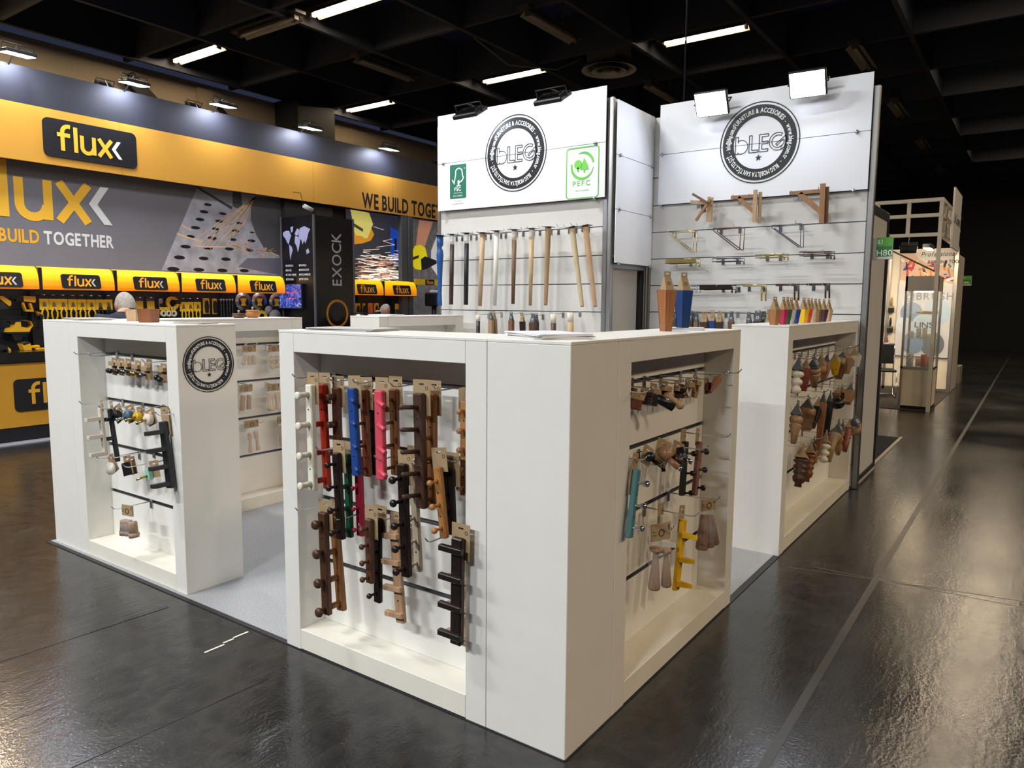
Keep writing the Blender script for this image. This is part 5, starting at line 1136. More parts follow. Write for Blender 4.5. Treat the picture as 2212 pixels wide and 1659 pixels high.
solid('circular_saw', 'yellow circular saw cut by the photo edge', lt(30,150), 9.1, [('body', L([(-60,100),(10,95),(95,150),(100,185),(80,205),(0,140)]), YT, -.06, .06), ('blade_guard', L([(-60,150),(10,150),(60,205),(75,235),(-60,235)]), metal('#4c4d52', .4), -.05, .02), ('wall_bracket', L([(0,150),(20,150),(20,165),(0,165)]), BK, .06, .199)])
solid('orbital_sander', 'yellow orbital sander with ribbed grip', lt(190,420), 9.05, [('body', L([(145,365),(195,365),(205,420),(295,432),(325,405),(300,365),(230,355),(240,350),(305,360),(330,405),(310,430),(290,470),(60,475),(75,435),(125,425)]), YT, -.06, .06), ('grip', L([(90,360),(215,350),(300,360),(230,362),(140,368),(95,380)]), BK, -.062, .062), ('base', L([(48,480),(285,480),(285,492),(50,490)]), BK, -.07, .07), ('shelf_bracket', L([(100,493),(240,493),(200,560),(140,560)]), BK, -.05, .249)])
solid('rotary_sander', 'yellow rotary sander standing on the black desk', lt(290,640), 8.25, [('body', L([(205,600),(295,580),(315,680),(235,686)]), YT, -.06, .06), ('head', L([(205,595),(290,575),(300,590),(230,612)]), BK, -.061, .061), ('handle', L([(310,620),(400,610),(412,630),(315,645)]), YT, -.03, .03), ('foot', L([(225,686),(320,683),(320,690),(225,690)]), BK, -.05, .05)])
solid('angle_clamp', 'yellow curved clamp tool standing on the black desk', lt(410,660), 8.2, [('body', L([(375,650),(420,640),(470,640),(470,655),(420,660),(400,680),(435,686),(435,690),(380,690)]), YT, -.03, .03)])
solid('impact_driver', 'black and yellow driver lying on the desk at the photo edge', lt(40,650), 8.2, [('body', L([(-40,600),(20,605),(70,640),(95,680),(95,690),(60,690),(40,660),(-40,670)]), BK, -.05, .05), ('trim', L([(60,630),(90,650),(98,690),(75,690)]), YT, -.052, .052)])
solid('hand_plane', 'yellow ribbed tool hanging between tool bays', lt(405,290), 9.1, [('body', L([(375,255),(430,275),(445,335),(425,335)]), YT, -.04, .04), ('grip', L([(392,270),(440,300),(440,345),(420,345)]), BK, -.042, .03), ('wall_bracket', L([(405,290),(420,290),(420,300),(405,300)]), BK, .04, .199)])
# black tower
TW = thing('display_tower', 'tall black display tower with world map and vertical lettering', 'tower', T((5.86, 8.30, 0)))
SATIN = pbr('#131318', .25, kind='sheet')
obj('tower_body', MB().box(0, .84, 0, .82, 0.012, 2.955), SATIN, TW)
for x, y in ((-.01, -.01), (.84-.02, -.01), (-.01, .80)): obj('corner_profile', MB().box(x, x+.03, y, y+.03, 0.012, 2.965), paint('#5b5d63', .4), TW)
m = MB(); words(m, 'EXOCK', .20, x=0, z=0, y=0, align='C', track=.0, off=.008, sx=.86); obj('tower_lettering', m, paint('#a9aab0', .4), TW, T((.46, -.003, 2.285)) @ RY(R(-90)) @ T((0, 0, -.10)))
obj('ring_emblem', MB().ring(.20, .215, -.003, 0, 40).ring(.225, .235, -.003, 0, 40), flat('#d98a2c'), TW, T((.46, 0, 1.38)), kind='stuff')
obj('fist_print', MB().prism([(-.11, -.06), (-.06, .08), (.02, .12), (.10, .08), (.11, -.02), (.04, -.12), (-.06, -.12)], -.0025, 0), flat('#24242a'), TW, T((.46, 0, 1.38)))
ML = T((0, .82, 0)) @ RZ(-math.pi/2)      # face toward -X: local x runs back to front
LAV = flat('#a7a8d0')
def mp(pts): return [(.05+x/100*.70, 2.18+z/100*.66) for x, z in pts]
m = MB()
for pts in ([(0,80),(10,84),(22,84),(30,72),(24,60),(20,50),(15,55),(8,66),(1,72)], [(28,92),(38,94),(36,82),(30,78)], [(22,50),(31,44),(34,36),(28,22),(26,12),(24,20),(22,38)], [(44,70),(54,68),(62,58),(58,44),(53,30),(49,44),(42,54)], [(43,76),(52,88),(60,84),(56,72),(47,70)], [(57,70),(62,88),(78,92),(98,84),(92,76),(86,60),(80,50),(76,58),(70,48),(66,60),(58,60)], [(82,34),(90,38),(94,28),(84,24)]):
    m.prism(mp(pts), -.003, 0)
obj('map_print', m, LAV, TW, ML, kind='stuff')
m = MB()
for k, (a, b) in enumerate((('ANGOLA', 'FRANÇA'), ('BRASIL', 'MARROCOS'), ('CABO VERDE', 'MOÇAMBIQUE'), ('ESPANHA', 'PORTUGAL'))):
    words(m, a, .032, x=.13, z=2.15-.075*k, y=-.003, off=.02, align='L', sx=.8); words(m, b, .032, x=.47, z=2.15-.075*k, y=-.003, off=.02, align='L', sx=.8)
    m.box(.10, .118, -.003, -.001, 2.15-.075*k, 2.18-.075*k); m.box(.44, .458, -.003, -.001, 2.15-.075*k, 2.18-.075*k)
obj('list_lettering', m, flat('#e8e8f0'), TW, ML)
def tv_mat():
    m = bpy.data.materials.new('screen_picture'); m.use_nodes = True; n, l = m.node_tree.nodes, m.node_tree.links; b = n['Principled BSDF']
    tc = n.new('ShaderNodeTexCoord'); w = n.new('ShaderNodeTexNoise'); cr = n.new('ShaderNodeValToRGB'); l.new(tc.outputs['Object'], w.inputs[0]); l.new(w.outputs[0], cr.inputs[0]); w.inputs['Scale'].default_value = 9; w.inputs['Detail'].default_value = 4; w.inputs['Distortion'].default_value = 3
    e = cr.color_ramp.elements; e[0].position = .35; e[0].color = lin('#15163a'); e[1].position = .52; e[1].color = lin('#3b4ec0')
    for p_, c_ in ((.58, '#7b8fe8'), (.63, '#4a2a8a'), (.70, '#e0e6ff')): q = e.new(p_); q.color = lin(c_)
    l.new(cr.outputs[0], b.inputs['Emission Color']); b.inputs['Emission Strength'].default_value = .9; b.inputs['Base Color'].default_value = (.01, .01, .01, 1); b.inputs['Roughness'].default_value = .15
    return m
tv = thing('wall_screen', 'flat screen on the side of the black tower showing blue machinery', 'screen', T((5.80, 9.06, 1.45)) @ RZ(-math.pi/2))
obj('screen_frame', MB().box(-.10, .50, -.0, .05, 0, .42, c=.005), BK, tv); obj('screen_glass', MB().box(-.085, .485, -.004, 0, .018, .405), tv_mat(), tv); obj('screen_mount', MB().box(.15, .35, .04, .058, .1, .3), BK, tv)
m = MB(); m.box(.12, .42, -.0055, -.0045, .26, .275); m.box(.15, .38, -.0055, -.0045, .17, .18); obj('caption_print', m, glow('#e2306a', .8), tv, kind='stuff'); obj('banner_print', MB().box(-.06, .11, -.0055, -.0045, .38, .415), glow('#d8c22c', .6), tv)
sp = thing('spotlight', 'small white spotlight clipped to the top of the black tower', 'spotlight', T((5.86, 8.28, 2.97)))
obj('spot_can', MB().cyl((-.20, 0, .10), (-.04, .0, .05), .035, seg=12), paint('#c9c9cc', .4), sp); obj('clip', MB().box(-.03, .03, -.02, .02, 0, .05), BK, sp); obj('spot_cable', MB().tube([(-.2, 0, .1), (-.22, .05, .3), (-.16, .3, .34)], .006, 5), BK, sp)
# low shelf with tin before the tower, display stand beyond the pillar
ds = thing('product_shelf', 'low black shelf with yellow trim before the black tower', 'shelf', T((6.3, 7.7, 0)))
obj('shelf_body', MB().box(-.15, .75, 0, .35, 0.012, 1.18), BK, ds); obj('shelf_trim', MB().box(-.15, .75, -.01, .0, 1.18, 1.24), YT, ds)
t = thing('tin_can', 'plain steel tin on the low shelf before the tower', 'tin', T((6.42, 7.88, 1.18))); obj('tin_body', MB().lathe([(.085, 0), (.085, .20), (.08, .205)], 18), metal('#c5c4c0', .35), t); obj('tin_lid', MB().lathe([(.09, .2), (.09, .225)], 18), BK, t)
for k, x in enumerate((6.62, 6.78, 6.94)): obj('tool_box', MB().box(x-.05, x+.05, 7.83, 7.95, 1.18, 1.34, c=.01), YT, label='small yellow tool box beside the steel tin', cat='tool box', group='tool boxes by the tin')
st = thing('sign_stand', 'yellow nameplate sign on a black pole before the grey photo', 'sign', T((9.05, 8.6, 0)))
p0, p1 = at(896, 602, v=8.6), at(952, 617, v=8.6)
obj('sign_plate', MB().box(p0.x-9.05, p1.x-9.05+.25, -.01, .01, p1.z, p0.z), flat('#f0cf2c'), st); q = at(926, 610, v=8.6)
obj('black_nameplate', MB().prism(rrect(.26, .11, .015, 3), -.016, -.011), BLK, st, T((q.x-9.05+.02, 0, q.z))); tool_logo(st, T((q.x-9.05-.08, -.017, q.z-.035)), .055, YELP, LWHITE, -.001)
obj('stand_pole', MB().cyl((.30, .03, .012), (.30, .03, 1.95), .02, seg=8), BK, st); obj('stand_base', MB().lathe([(.18, .012), (.18, .03)], 20, T((.30, .03, 0))), BK, st)
pd = thing('pillar_drill', 'black bench drill with pale motor beside the sign pole', 'drill press', T((9.6, 8.9, 0)))
obj('drill_table', MB().box(-.6, .5, -.2, .25, 0.012, .85), BK, pd); obj('drill_column', MB().cyl((-.12, .05, .85), (-.12, .05, 1.7), .05, seg=10), BK, pd); obj('drill_head', MB().box(-.32, .05, -.2, .15, 1.5, 1.78, c=.03), BK, pd); obj('drill_motor', MB().box(.12, .34, -.1, .15, 1.45, 1.72, c=.03), paint('#d8d2b8', .5), pd); obj('drill_cap', MB().box(-.2, -.02, -.22, .1, 1.76, 1.83, c=.01), paint('#d9d9de', .4), pd); obj('drill_base', MB().box(-.3, .1, -.2, .2, .85, .89), paint('#b9c6cc', .4), pd)
# ================================================================== BRUSH BOOTH DOWN THE AISLE
obj('carpet_far', MB().box(10.5, 14.8, .0, 3.2, 0, .008), carpet_mat('#4b4846'), kind='structure')
CRM = paint('#efe6d6', .5); CRF = metal('#b9b4aa', .35)
wfar = obj('wall_brush', MB().box(13.5, 13.56, .06, 3.2, .05, 2.62), CRM, kind='structure')
obj('wall_post', MB().box(13.46, 13.54, .0, .06, 0, 2.62), CRF, wfar); obj('wall_post', MB().box(13.47, 13.53, 1.08, 1.12, 0, 2.62), CRF, wfar); obj('bottom_rail', MB().box(13.47, 13.53, .06, 3.2, 0.008, .06), CRF, wfar)
obj('wall_brush_side', MB().box(13.54, 14.72, .0, .03, .0, 2.5), paint('#cfc4b2', .5), kind='structure')
for k in range(9): obj('slat_board', MB().box(13.475, 13.499, 1.13, 2.2, .78+k*.105, .78+k*.105+.1), CRM, wfar)
def pu(x, y, u): q = at(x, y, u=u); return (-q.y, q.z)
PU = 13.45
po = thing('brush_poster', 'tall brush poster with blue circles and bold name', 'poster', T((PU, 0, 0)) @ FU)
def f1(x, y): return pu(1870+x/4.76, 440+y/4.76, PU)
def f2(x, y): return pu(1870+x/3.174, 600+y/3.174, PU)
poly('poster_sheet', [(365,500),(905,490),(905,840),(355,830)], flat('#e6e2dc'), 0, po, f1); poly('poster_sheet', [(230,20),(600,20),(560,550),(195,530)], flat('#d5d8df'), .0012, po, f2)
poly('photo_print', [(365,505),(500,505),(560,580),(620,610),(760,625),(905,680),(895,830),(760,790),(480,805),(358,785)], flat('#d9b9a4'), -.0015, po, f1)
rc = random.Random(9)
for k in range(46):
    x = 380+rc.random()*500; y = 560+(x-380)*.12+rc.random()*200; a = rc.random()*3.14; l = 14+rc.random()*34; w = 5+rc.random()*9; c, s = math.cos(a), math.sin(a)
    poly('brush_print', [(x+c*l-s*w, y+s*l+c*w), (x+c*l+s*w, y+s*l-c*w), (x-c*l+s*w, y-s*l-c*w), (x-c*l-s*w, y-s*l+c*w)], flat(rc.choice(['#d9473c', '#e08a3c', '#3c5fc0', '#e9d9a0', '#f2ede4', '#b98a50', '#2c2c30', '#6a8f7a', '#c9a45a'])), -.003-.0001*k, po, f1)
for x, y, r, c in ((315,245,78,'#8ba3c6'), (490,235,92,'#b8d3ea'), (395,325,78,'#c9e0ef'), (320,450,74,'#7d96b8'), (455,455,84,'#6c7580'), (265,330,60,'#d3e2ef')):
    poly('circle_print', [(x+r*math.cos(R(15*k)), y+r*math.sin(R(15*k))) for k in range(24)], flat(c), -.0018-.0002*(x % 7), po, f2)
m = MB(); a = at(1870+335/3.174, 600+340/3.174, u=PU); words(m, 'LINS', .10, x=-a.y, z=a.z, y=-.006, align='L', off=.012, sx=1.1); obj('poster_lettering', m, flat('#3a3448'), po)
a = at(1870+265/3.174, 600+150/3.174, u=PU); m = MB(); words(m, '@BRUSH', .13, x=-a.y, z=a.z, y=-.004, align='L', off=.01, track=.08, sx=.95); obj('poster_lettering', m, flat('#8f98b0'), po)
a = at(1870+570/4.76, 440+545/4.76, u=PU); m = MB(); words(m, 'Professional', .085, x=-a.y, z=a.z, y=-.005, align='L', slant=.25, track=.06, sx=.8); obj('poster_lettering', m, flat('#4a443e'), po); spell('poster_lettering', 'PAINTING TOOL', .06, -a.y+.12, a.z-.13, -.005, flat('#4a443e'), po, off=.02, sx=.75)
# lattice header of the booth
LT = thing('header_truss', 'cream lattice header frame over the brush booth', 'truss', T((10.47, 0, 0)))
zt0, zt1, zt2 = 2.62, 2.90, 3.12
def tr(mb, **k): return obj('truss_bar', mb, paint('#cfc6b4', .5), LT)
for z in (zt0, zt1, zt2): tr(MB().box(-.03, .03, .0, 3.1, z-.025, z+.025)); tr(MB().box(.03, 2.9, .0, .05, z-.025, z+.025))
for k in range(8): tr(MB().box(-.025, .025, .0+.42*k, .05+.42*k, zt0+.025, zt2-.025))
for k in range(1, 6): tr(MB().box(.55*k-.025, .55*k+.025, .005, .045, zt0+.025, zt2-.025))
tr(MB().box(-.03, .03, .0, .05, .0, zt0-.025))
obj('strut', MB().cyl((0, 1.0, 2.6), (.4, .1, 2.1), .012, seg=6), paint('#55504a', .5), LT)
sg = thing('hanging_sign', 'white aisle sign board leaning out from the brush booth header', 'sign', T((10.75, -.10, 0)))
a, b = at(2047, 463, v=-.10), at(2077, 548, v=-.10)
obj('sign_plate', MB().box(.0, 1.15, -.012, .012, 2.45, 3.32), paint('#d9d6d0', .5), sg)
m = MB(); words(m, 'Lin Carmme', .15, x=.57, z=2.82, y=-.014, sx=.8, off=.012); obj('sign_lettering', m, flat('#4c4a4e'), sg); obj('sign_arm', MB().box(.5, .54, .012, .098, 2.9, 2.94), CRF, sg)
# glass showcase
SC = thing('glass_showcase', 'tall aluminium glass showcase with brushes on three levels', 'showcase', T((10.55, .0, 0)))
GLS = pbr('#f4fbff', .03, alpha=.10, spec=.8, kind='glass'); SD, SW = .62, .44
for x in (0, SD-.03):
    for y in (0, SW-.03): obj('frame_post', MB().box(x, x+.03, y, y+.03, .0, 2.02), CRF, SC)
obj('base_cabinet', MB().box(.01, SD-.01, .01, SW-.01, .06, .62), paint('#ddd0b4', .5), SC); obj('base_top', MB().box(0, SD, 0, SW, .62, .66), CRF, SC); obj('plinth', MB().box(.03, SD-.03, .03, SW-.03, 0.008, .06), BK, SC)
obj('head_box', MB().box(0, SD, 0, SW, 1.80, 2.02), paint('#b5aa98', .5), SC)
for x0, x1, y0, y1 in ((.012, .016, .03, SW-.03), (SD-.016, SD-.012, .03, SW-.03), (.03, SD-.03, .012, .016), (.03, SD-.03, SW-.016, SW-.012)): obj('glass_pane', MB().box(x0, x1, y0, y1, .66, 1.80), GLS, SC)
SH = (1.08, 1.45)
for z in SH: obj('glass_shelf', MB().box(.02, SD-.02, .02, SW-.02, z, z+.008), pbr('#cfe6dc', .05, alpha=.35, kind='glass'), SC)
obj('case_lamp', MB().box(.2, .4, .1, .34, 1.785, 1.799), glow('#fff0d0', 14), SC)
SX, SY = 10.55, 0
def brush(label, p, rz, col, lay=True, group='brushes'):
    t = thing('paint_brush', label, 'brush', T(p) @ RZ(rz) @ (RX(math.pi/2) if lay else Matrix.Identity(4)), group)
    obj('handle', MB().lathe([(.008, 0), (.014, .06), (.009, .12)], 8), wood(col, .5), t); obj('ferrule', MB().box(-.022, .022, -.008, .008, .12, .145), metal('#b9b08c', .3), t); obj('bristles', MB().box(-.022, .022, -.009, .009, .145, .19), paint('#d8c9a0' if col != '#2b2b2b' else '#222', .8), t)
for k in range(7): brush('orange handled paint brush lying on the top glass shelf', (SX+.12+.06*k, SY+.16+.03*(k % 3), 1.458+.018), R(40+k*17), '#d9823c', True, 'brushes on the top glass shelf')
for k in range(4): obj('brush_block', MB().box(SX+.10+.12*k, SX+.16+.12*k, SY+.12, SY+.20, 1.458, 1.50, c=.006), wood('#e0a060', .5), label='small wooden brush block lying on the top glass shelf', cat='brush block', group='brush blocks on the top glass shelf')
for k, (x, y, h, c) in enumerate(((.12, .33, .10, '#e9e2cc'), (.16, .24, .15, '#efe6d0'), (.18, .16, .16, '#efe3c8'), (.30, .12, .06, '#ead9b8'), (.42, .2, .06, '#efe0c4'))):
    o = thing('paint_roller', 'cream fluffy paint roller sleeve standing on the middle glass shelf', 'roller', T((SX+x, SY+y, 1.088)), 'rollers on the middle glass shelf'); obj('sleeve', MB().lathe([(.026, 0), (.034, .006), (.034, h-.006), (.026, h)], 14), pbr(c, .95, kind='cloth', var=.1, scale=200), o); obj('core', MB().lathe([(.016, 0), (.016, h+.003)], 10), paint('#b9a078', .6), o)
def roller(label, x, y, h, c, stripe):
    o = thing('paint_roller', label, 'roller', T((SX+x, SY+y, .66))); obj('sleeve', MB().lathe([(.035, 0), (.044, .006), (.044, h-.006), (.035, h)], 16), pbr(c, .95, kind='cloth', var=.1, scale=200), o)
    obj('core', MB().lathe([(.02, 0), (.02, h+.003)], 10), paint('#b9a078', .6), o)
    if stripe:
        m = MB()
        for j in range(4): m.tube([(.0445*math.cos(t+j*1.57), .0445*math.sin(t+j*1.57), .02+(h-.04)*t/3.2) for t in [i*.32 for i in range(11)]], .005, 5)
        obj('spiral_stripe', m, paint(stripe, .8), o, kind='stuff')
roller('white roller sleeve with green spiral stripes in the showcase', .14, .33, .19, '#e9e4d8', '#7f9a90'); roller('plain coral roller sleeve in the showcase', .20, .15, .18, '#e07a54', None); roller('pale roller sleeve with pink spiral stripes in the showcase', .30, .08, .17, '#efe0d4', '#d9907a'); roller('short orange striped roller sleeve in the showcase', .38, .24, .12, '#efdca8', '#d99a3c')
WB = (('pink bristled wall brush on the slat boards', (1870+118/3.174, 600+135/3.174), '#c79a5c'), ('black bristled wall brush on the slat boards', (1870+180/3.174, 600+135/3.174), '#c79a5c'), ('wide tan wall brush on the slat boards', (1870+112/3.174, 600+272/3.174), '#5a3a24'), ('dark twin wall brush on the slat boards', (1870+172/3.174, 600+272/3.174), '#2b2b2b'), ('pale roller refill on the slat boards', (1870+100/3.174, 600+405/3.174), '#e6d9b0'), ('small red hooked brush on the slat boards', (1870+148/3.174, 600+410/3.174), '#b5402c'))
for k, (lb, q, c) in enumerate(WB):
    p = at(*q, u=13.44); t = thing('paint_brush', lb, 'brush', T(p) @ FU); obj('handle', MB().lathe([(.012, 0), (.022, -.08), (.014, -.16)], 8), wood(c, .5), t); obj('ferrule', MB().box(-.05, .05, -.012, .012, -.2, -.16), metal('#b9b08c', .3), t); obj('bristles', MB().box(-.05, .05, -.014, .014, -.28, -.2), paint(['#c9909a', '#1c1c1e', '#c9a860', '#1e1e20', '#ece0c0', '#efe6d8'][k], .8), t); obj('peg', MB().cyl((0, 0, -.01), (0, .05, -.01), .005, seg=6), CHROME, t)
t = thing('booth_shelf', 'white ledge under the wall brushes of the brush booth', 'shelf', T((13.3, 1.13, .72))); obj('ledge', MB().box(0, .17, 0, 1.1, 0, .03), CRM, t); obj('ledge_rail', MB().box(-.01, .0, 0, 1.1, -.02, .04), CRF, t)
# chairs
def chair(label, p, rz):
    t = thing('cantilever_chair', label, 'chair', T(p) @ RZ(rz)); fr = CHROME
    obj('seat', MB().box(-.22, .22, -.22, .22, .44, .48, c=.015), flat('#15161a', .7), t); obj('backrest', MB().box(-.21, .21, .20, .23, .56, .90, c=.012), flat('#15161a', .7), t)
    for s in (-1, 1):
        obj('side_frame', MB().tube([(s*.215, .225, .88), (s*.215, .235, .5), (s*.225, .24, .02), (s*.225, -.22, .012), (s*.225, -.24, .05), (s*.22, -.20, .44)], .011, 6), fr, t)
    obj('cross_tube', MB().tube([(-.225, .24, .02), (.225, .24, .02)], .011, 6), fr, t); obj('back_tube', MB().tube([(-.215, .225, .88), (-.2, .225, .91), (.2, .225, .91), (.215, .225, .88)], .011, 6), fr, t)
chair('black chrome framed chair standing free in the brush booth', (12.05, .93, .008), R(-75)); chair('black chrome framed chair half hidden by the next booth panel', (12.3, 1.75, .008), R(-60))
# aisle number signs
def number(label, a, b, u, big, small):
    p, q = at(*a, u=u), at(*b, u=u); w, h = p.y-q.y, p.z-q.z
    t = thing('aisle_sign', label, 'sign', T((u, p.y, q.z)) @ FU); k = w*.24
    obj('sign_plate', MB().box(0, w, 0, .02, 0, h, c=.002), paint('#d2cdc2', .5), t)
    obj('green_field', MB().box(k, w, -.003, 0, h*.60, h), flat('#5aa23c'), t); obj('green_field', MB().box(k, w-.004, -.003, 0, h*.14, h*.59), flat('#2f7a35'), t)
    m = MB(); words(m, small, h*.20, x=k*1.15, z=h*.70, y=-.005, align='L', off=.004); words(m, big, h*.27, x=k*1.1, z=h*.17, y=-.005, align='L', off=.006); obj('sign_lettering', m, flat('#f0f2ee'), t)
    obj('sign_clip', MB().box(.0, .02, .02, .06, h*.3, h*.7), CRF, t)
number('green and white aisle number sign on the next booth', (1884, 514), (1927, 560), 4.815, 'H80', '11.1')
number('green and white aisle number sign beyond the brush booth', (2072, 596), (2098, 617), 14.75, 'H90', '11.1')
# brush booth lamps: the arm lamp, the rest added to brighten the booth
t = thing('booth_lamp', 'black arm lamp lighting the brush booth wall', 'lamp', T((11.6, 1.0, 2.55))); obj('lamp_head', MB().box(-.1, .08, -.07, .07, -.16, -.06, c=.01), BK, t); obj('lamp_arm', MB().tube([(0, 0, -.06), (0, 0, .07), (-.9, .1, .07)], .012, 6), BK, t); obj('lamp_lens', MB().box(-.08, .06, -.06, .06, -.166, -.16), glow('#ffe8c4', 200), t)
t = thing('booth_lamp', 'added strip lamp brightening the brush booth from its header', 'lamp', T((12.2, .35, 2.58))); obj('lamp_head', MB().box(-.3, .3, -.06, .06, -.05, .02, c=.01), BK, t); obj('lamp_lens', MB().box(-.28, .28, -.05, .05, -.056, -.05), glow('#ffe4bc', 170), t)  # strip lamp added to light the booth interior
for y, lb in ((.55, 'added floodlight brightening the brush poster'), (1.7, 'added floodlight brightening the wall brushes')): flood(lb, aim((11.5, y, 2.50), (.93, .0, -.37)), 60, '#ffe6c2', .22, .16, (11.5, y, 2.72))  # both floodlights added to lift the booth wall
# pale stub wall end far down the aisle
obj('far_panel', MB().box(15.5, 16.1, .0, .08, .0, .35), paint('#8f8778', .6), label='low pale panel end far down the aisle', cat='panel')
# ================================================================== PEOPLE
SKIN = pbr('#b98a72', .5, kind='skin', spec=.4)
def skin_obj(name, verts, edges, mat, parent=None, root=0, sub=2):
    import bmesh
    me = bpy.data.meshes.new(name); me.from_pydata([v[0] for v in verts], edges, [])
    bm = bmesh.new(); bm.from_mesh(me); sl = bm.verts.layers.skin.verify(); bm.verts.ensure_lookup_table()
    for k, v in enumerate(verts): bm.verts[k][sl].radius = v[1] if isinstance(v[1], tuple) else (v[1], v[1]); bm.verts[k][sl].use_root = (k == root)
    bm.to_mesh(me); bm.free(); o = bpy.data.objects.new(name, me); COL.objects.link(o)
    s = o.modifiers.new('skin', 'SKIN'); s.use_smooth_shade = True; d = o.modifiers.new('sub', 'SUBSURF'); d.levels = sub; d.render_levels = sub
    dg = bpy.context.evaluated_depsgraph_get(); m2 = bpy.data.meshes.new_from_object(o.evaluated_get(dg)); bpy.data.objects.remove(o)
    for p in m2.polygons: p.use_smooth = True
    o = obj(name, m2, None, parent); m2.materials.clear(); m2.materials.append(mat); return o
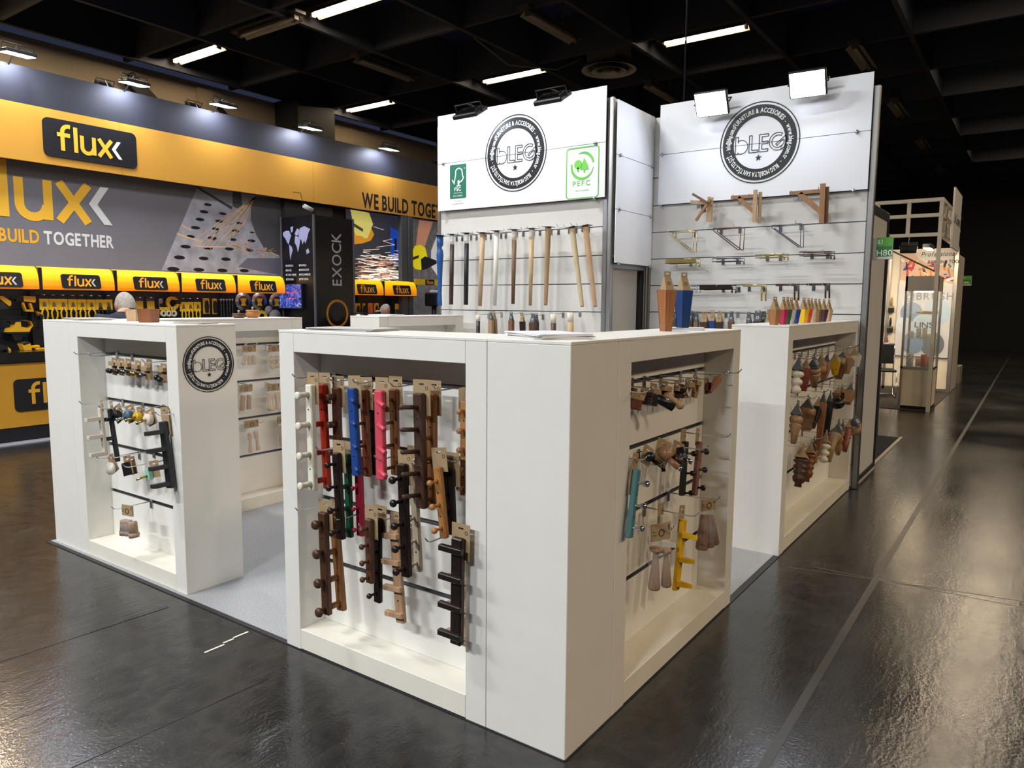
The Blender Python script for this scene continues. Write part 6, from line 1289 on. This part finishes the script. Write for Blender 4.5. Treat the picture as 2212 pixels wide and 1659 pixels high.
def person(label, p, rz, h, lean, nod, hair, jacket, turn=0):
    """standing figure facing local -y; h = stature"""
    k = h/1.75; root = thing('person', label, 'person', T(p) @ RZ(rz) @ Matrix.Scale(k, 4))
    hip, ch = Vector((0, 0, .92)), Vector((0, -.22*lean, 1.30)); nk = Vector((0, -.30*lean-.04*nod, 1.455)); hd = nk + Vector((0, -.06-.07*nod, .125-.055*nod))
    V_ = [(hip, .13), (Vector((0, -.1*lean, 1.1)), (.15, .11)), (ch, (.17, .12)), (nk, .058), (nk+Vector((0, -.01, .05)), .055)]
    E_ = [(0, 1), (1, 2), (2, 3), (3, 4)]
    def chain(a, pts):
        for q, r in pts: V_.append((Vector(q), r)); E_.append((a, len(V_)-1)); a = len(V_)-1
    for s in (-1, 1):
        chain(2, [((s*.17, -.23*lean, 1.38), .062), ((s*.24, -.20*lean, 1.10), .05), ((s*.20, -.20-.2*lean, .93), .04), ((s*.14, -.30-.2*lean, .96), .030), ((s*.12, -.37-.2*lean, .96), .022)])
        chain(0, [((s*.10, 0, .85), .09), ((s*.11, -.02, .48), .062), ((s*.11, .02, .09), .045), ((s*.12, -.13, .035), .036)])
    body = skin_obj('body', V_, E_, SKIN, root)
    body.data.materials.append(pbr(jacket, .85, kind='cloth', var=.12, scale=40))      # covered by clothes everywhere but neck and hands
    for f in body.data.polygons:
        if f.center.z < nk.z+.02 and not (f.center.y < -.27-.2*lean and f.center.z < 1.05): f.material_index = 1
    # head: skull, jaw, nose, ears as one surface
    mb = MB(); seg, n = 20, 14; vs = []
    for i in range(n+1):
        t = math.pi*i/n; z = -.118*math.cos(t); r = math.sin(t)
        for j in range(seg):
            a = 2*math.pi*j/seg; x, y = math.cos(a), math.sin(a); rx, ry = .074*r, .094*r
            if z < -.02: f = 1-.28*min(1, (-.02-z)/.1); rx *= f; ry *= f
            X, Y = x*rx, y*ry
            if y < -.6 and -.05 < z < .03: Y -= .020*math.exp(-((x)/.22)**2)*(1 if z < .01 else .4)*math.exp(-((z+.025)/.03)**2)*1.4
            if y < -.5 and .0 < z < .035 and .25 < abs(x) < .7: Y += .008
            if y < -.6 and -.075 < z < -.05: Y -= .004
            if abs(x) > .93 and -.03 < z < .035: X *= 1.13
            vs.append((X, Y, z))
    fs = [(i*seg+j, i*seg+(j+1) % seg, (i+1)*seg+(j+1) % seg, (i+1)*seg+j) for i in range(n) for j in range(seg)]
    mb.add(vs, fs, None, True); HM = T(hd) @ RZ(turn) @ RX(R(18)*nod)
    head = obj('head', mb, SKIN, body, HM)
    for s in (-1, 1):
        obj('ear', MB().ball((s*.078, .012, -.005), .026, 10, sc=(.35, .65, 1.1)), SKIN, body, HM)
        obj('eye', MB().ball((s*.030, -.083, .012), .010, 8), flat('#3a2c26'), body, HM)
    obj('mouth', MB().box(-.022, .022, -.086, -.078, -.060, -.055), flat('#8f5a50'), body, HM)
    hb = MB(); hv = []; m_ = 9
    for i in range(m_+1):
        t = math.pi/2*i/m_*1.28
        for j in range(20):
            a = 2*math.pi*j/20; y = math.sin(a); lim = 1 if y > -.2 else max(.30, 1+(y+.2)*1.1*(.9))
            tt = t*lim; hv.append((.0795*math.sin(tt)*math.cos(a), .0995*math.sin(tt)*y+.002, .1225*math.cos(tt)))
    hb.add(hv, [(i*20+j, (i+1)*20+j, (i+1)*20+(j+1) % 20, i*20+(j+1) % 20) for i in range(m_) for j in range(20)], None, True)
    obj('hair', hb, pbr(hair, .9, kind='cloth', var=.15, scale=60), body, HM)
    J = [(hip+Vector((0, 0, .0)), (.165, .135)), (Vector((0, -.1*lean, 1.1)), (.175, .135)), (ch, (.195, .145)), (Vector((0, -.27*lean, 1.43)), .085)]; JE = [(0, 1), (1, 2), (2, 3)]
    for s in (-1, 1):
        b0 = len(J); J += [(Vector((s*.18, -.23*lean, 1.385)), .090), (Vector((s*.25, -.20*lean, 1.10)), .070), (Vector((s*.205, -.18-.2*lean, .94)), .052)]; JE += [(2, b0), (b0, b0+1), (b0+1, b0+2)]
    skin_obj('jacket', J, JE, pbr(jacket, .85, kind='cloth', var=.12, scale=40), root)
    Tq = [(Vector((0, 0, .93)), .14)]; TE = []
    for s in (-1, 1):
        b0 = len(Tq); Tq += [(Vector((s*.10, 0, .84)), .105), (Vector((s*.115, -.02, .48)), .08), (Vector((s*.115, .02, .12)), .065)]; TE += [(0, b0), (b0, b0+1), (b0+1, b0+2)]
    skin_obj('trousers', Tq, TE, pbr('#20222a', .85, kind='cloth', var=.1, scale=40), root)
    for s in (-1, 1): obj('shoe', MB().box(s*.12-.045, s*.12+.045, -.20, .07, .0, .075, c=.02), BK, root)
    return root
q = at(273, 661, v=5.25)
person('grey haired man in a dark jacket seen from behind, head bowed', (q.x-.18, q.y-.30, 0), R(150), 1.76, .45, 1.1, '#a9a19b', '#1d2230', R(25))
q = at(832, 672, v=8.15)
person('balding man in a dark jacket looking down beside the work gloves', (q.x-.05, q.y+.42, .01), R(8), 1.66, .75, 1.4, '#b8b0ab', '#17171c', R(10))
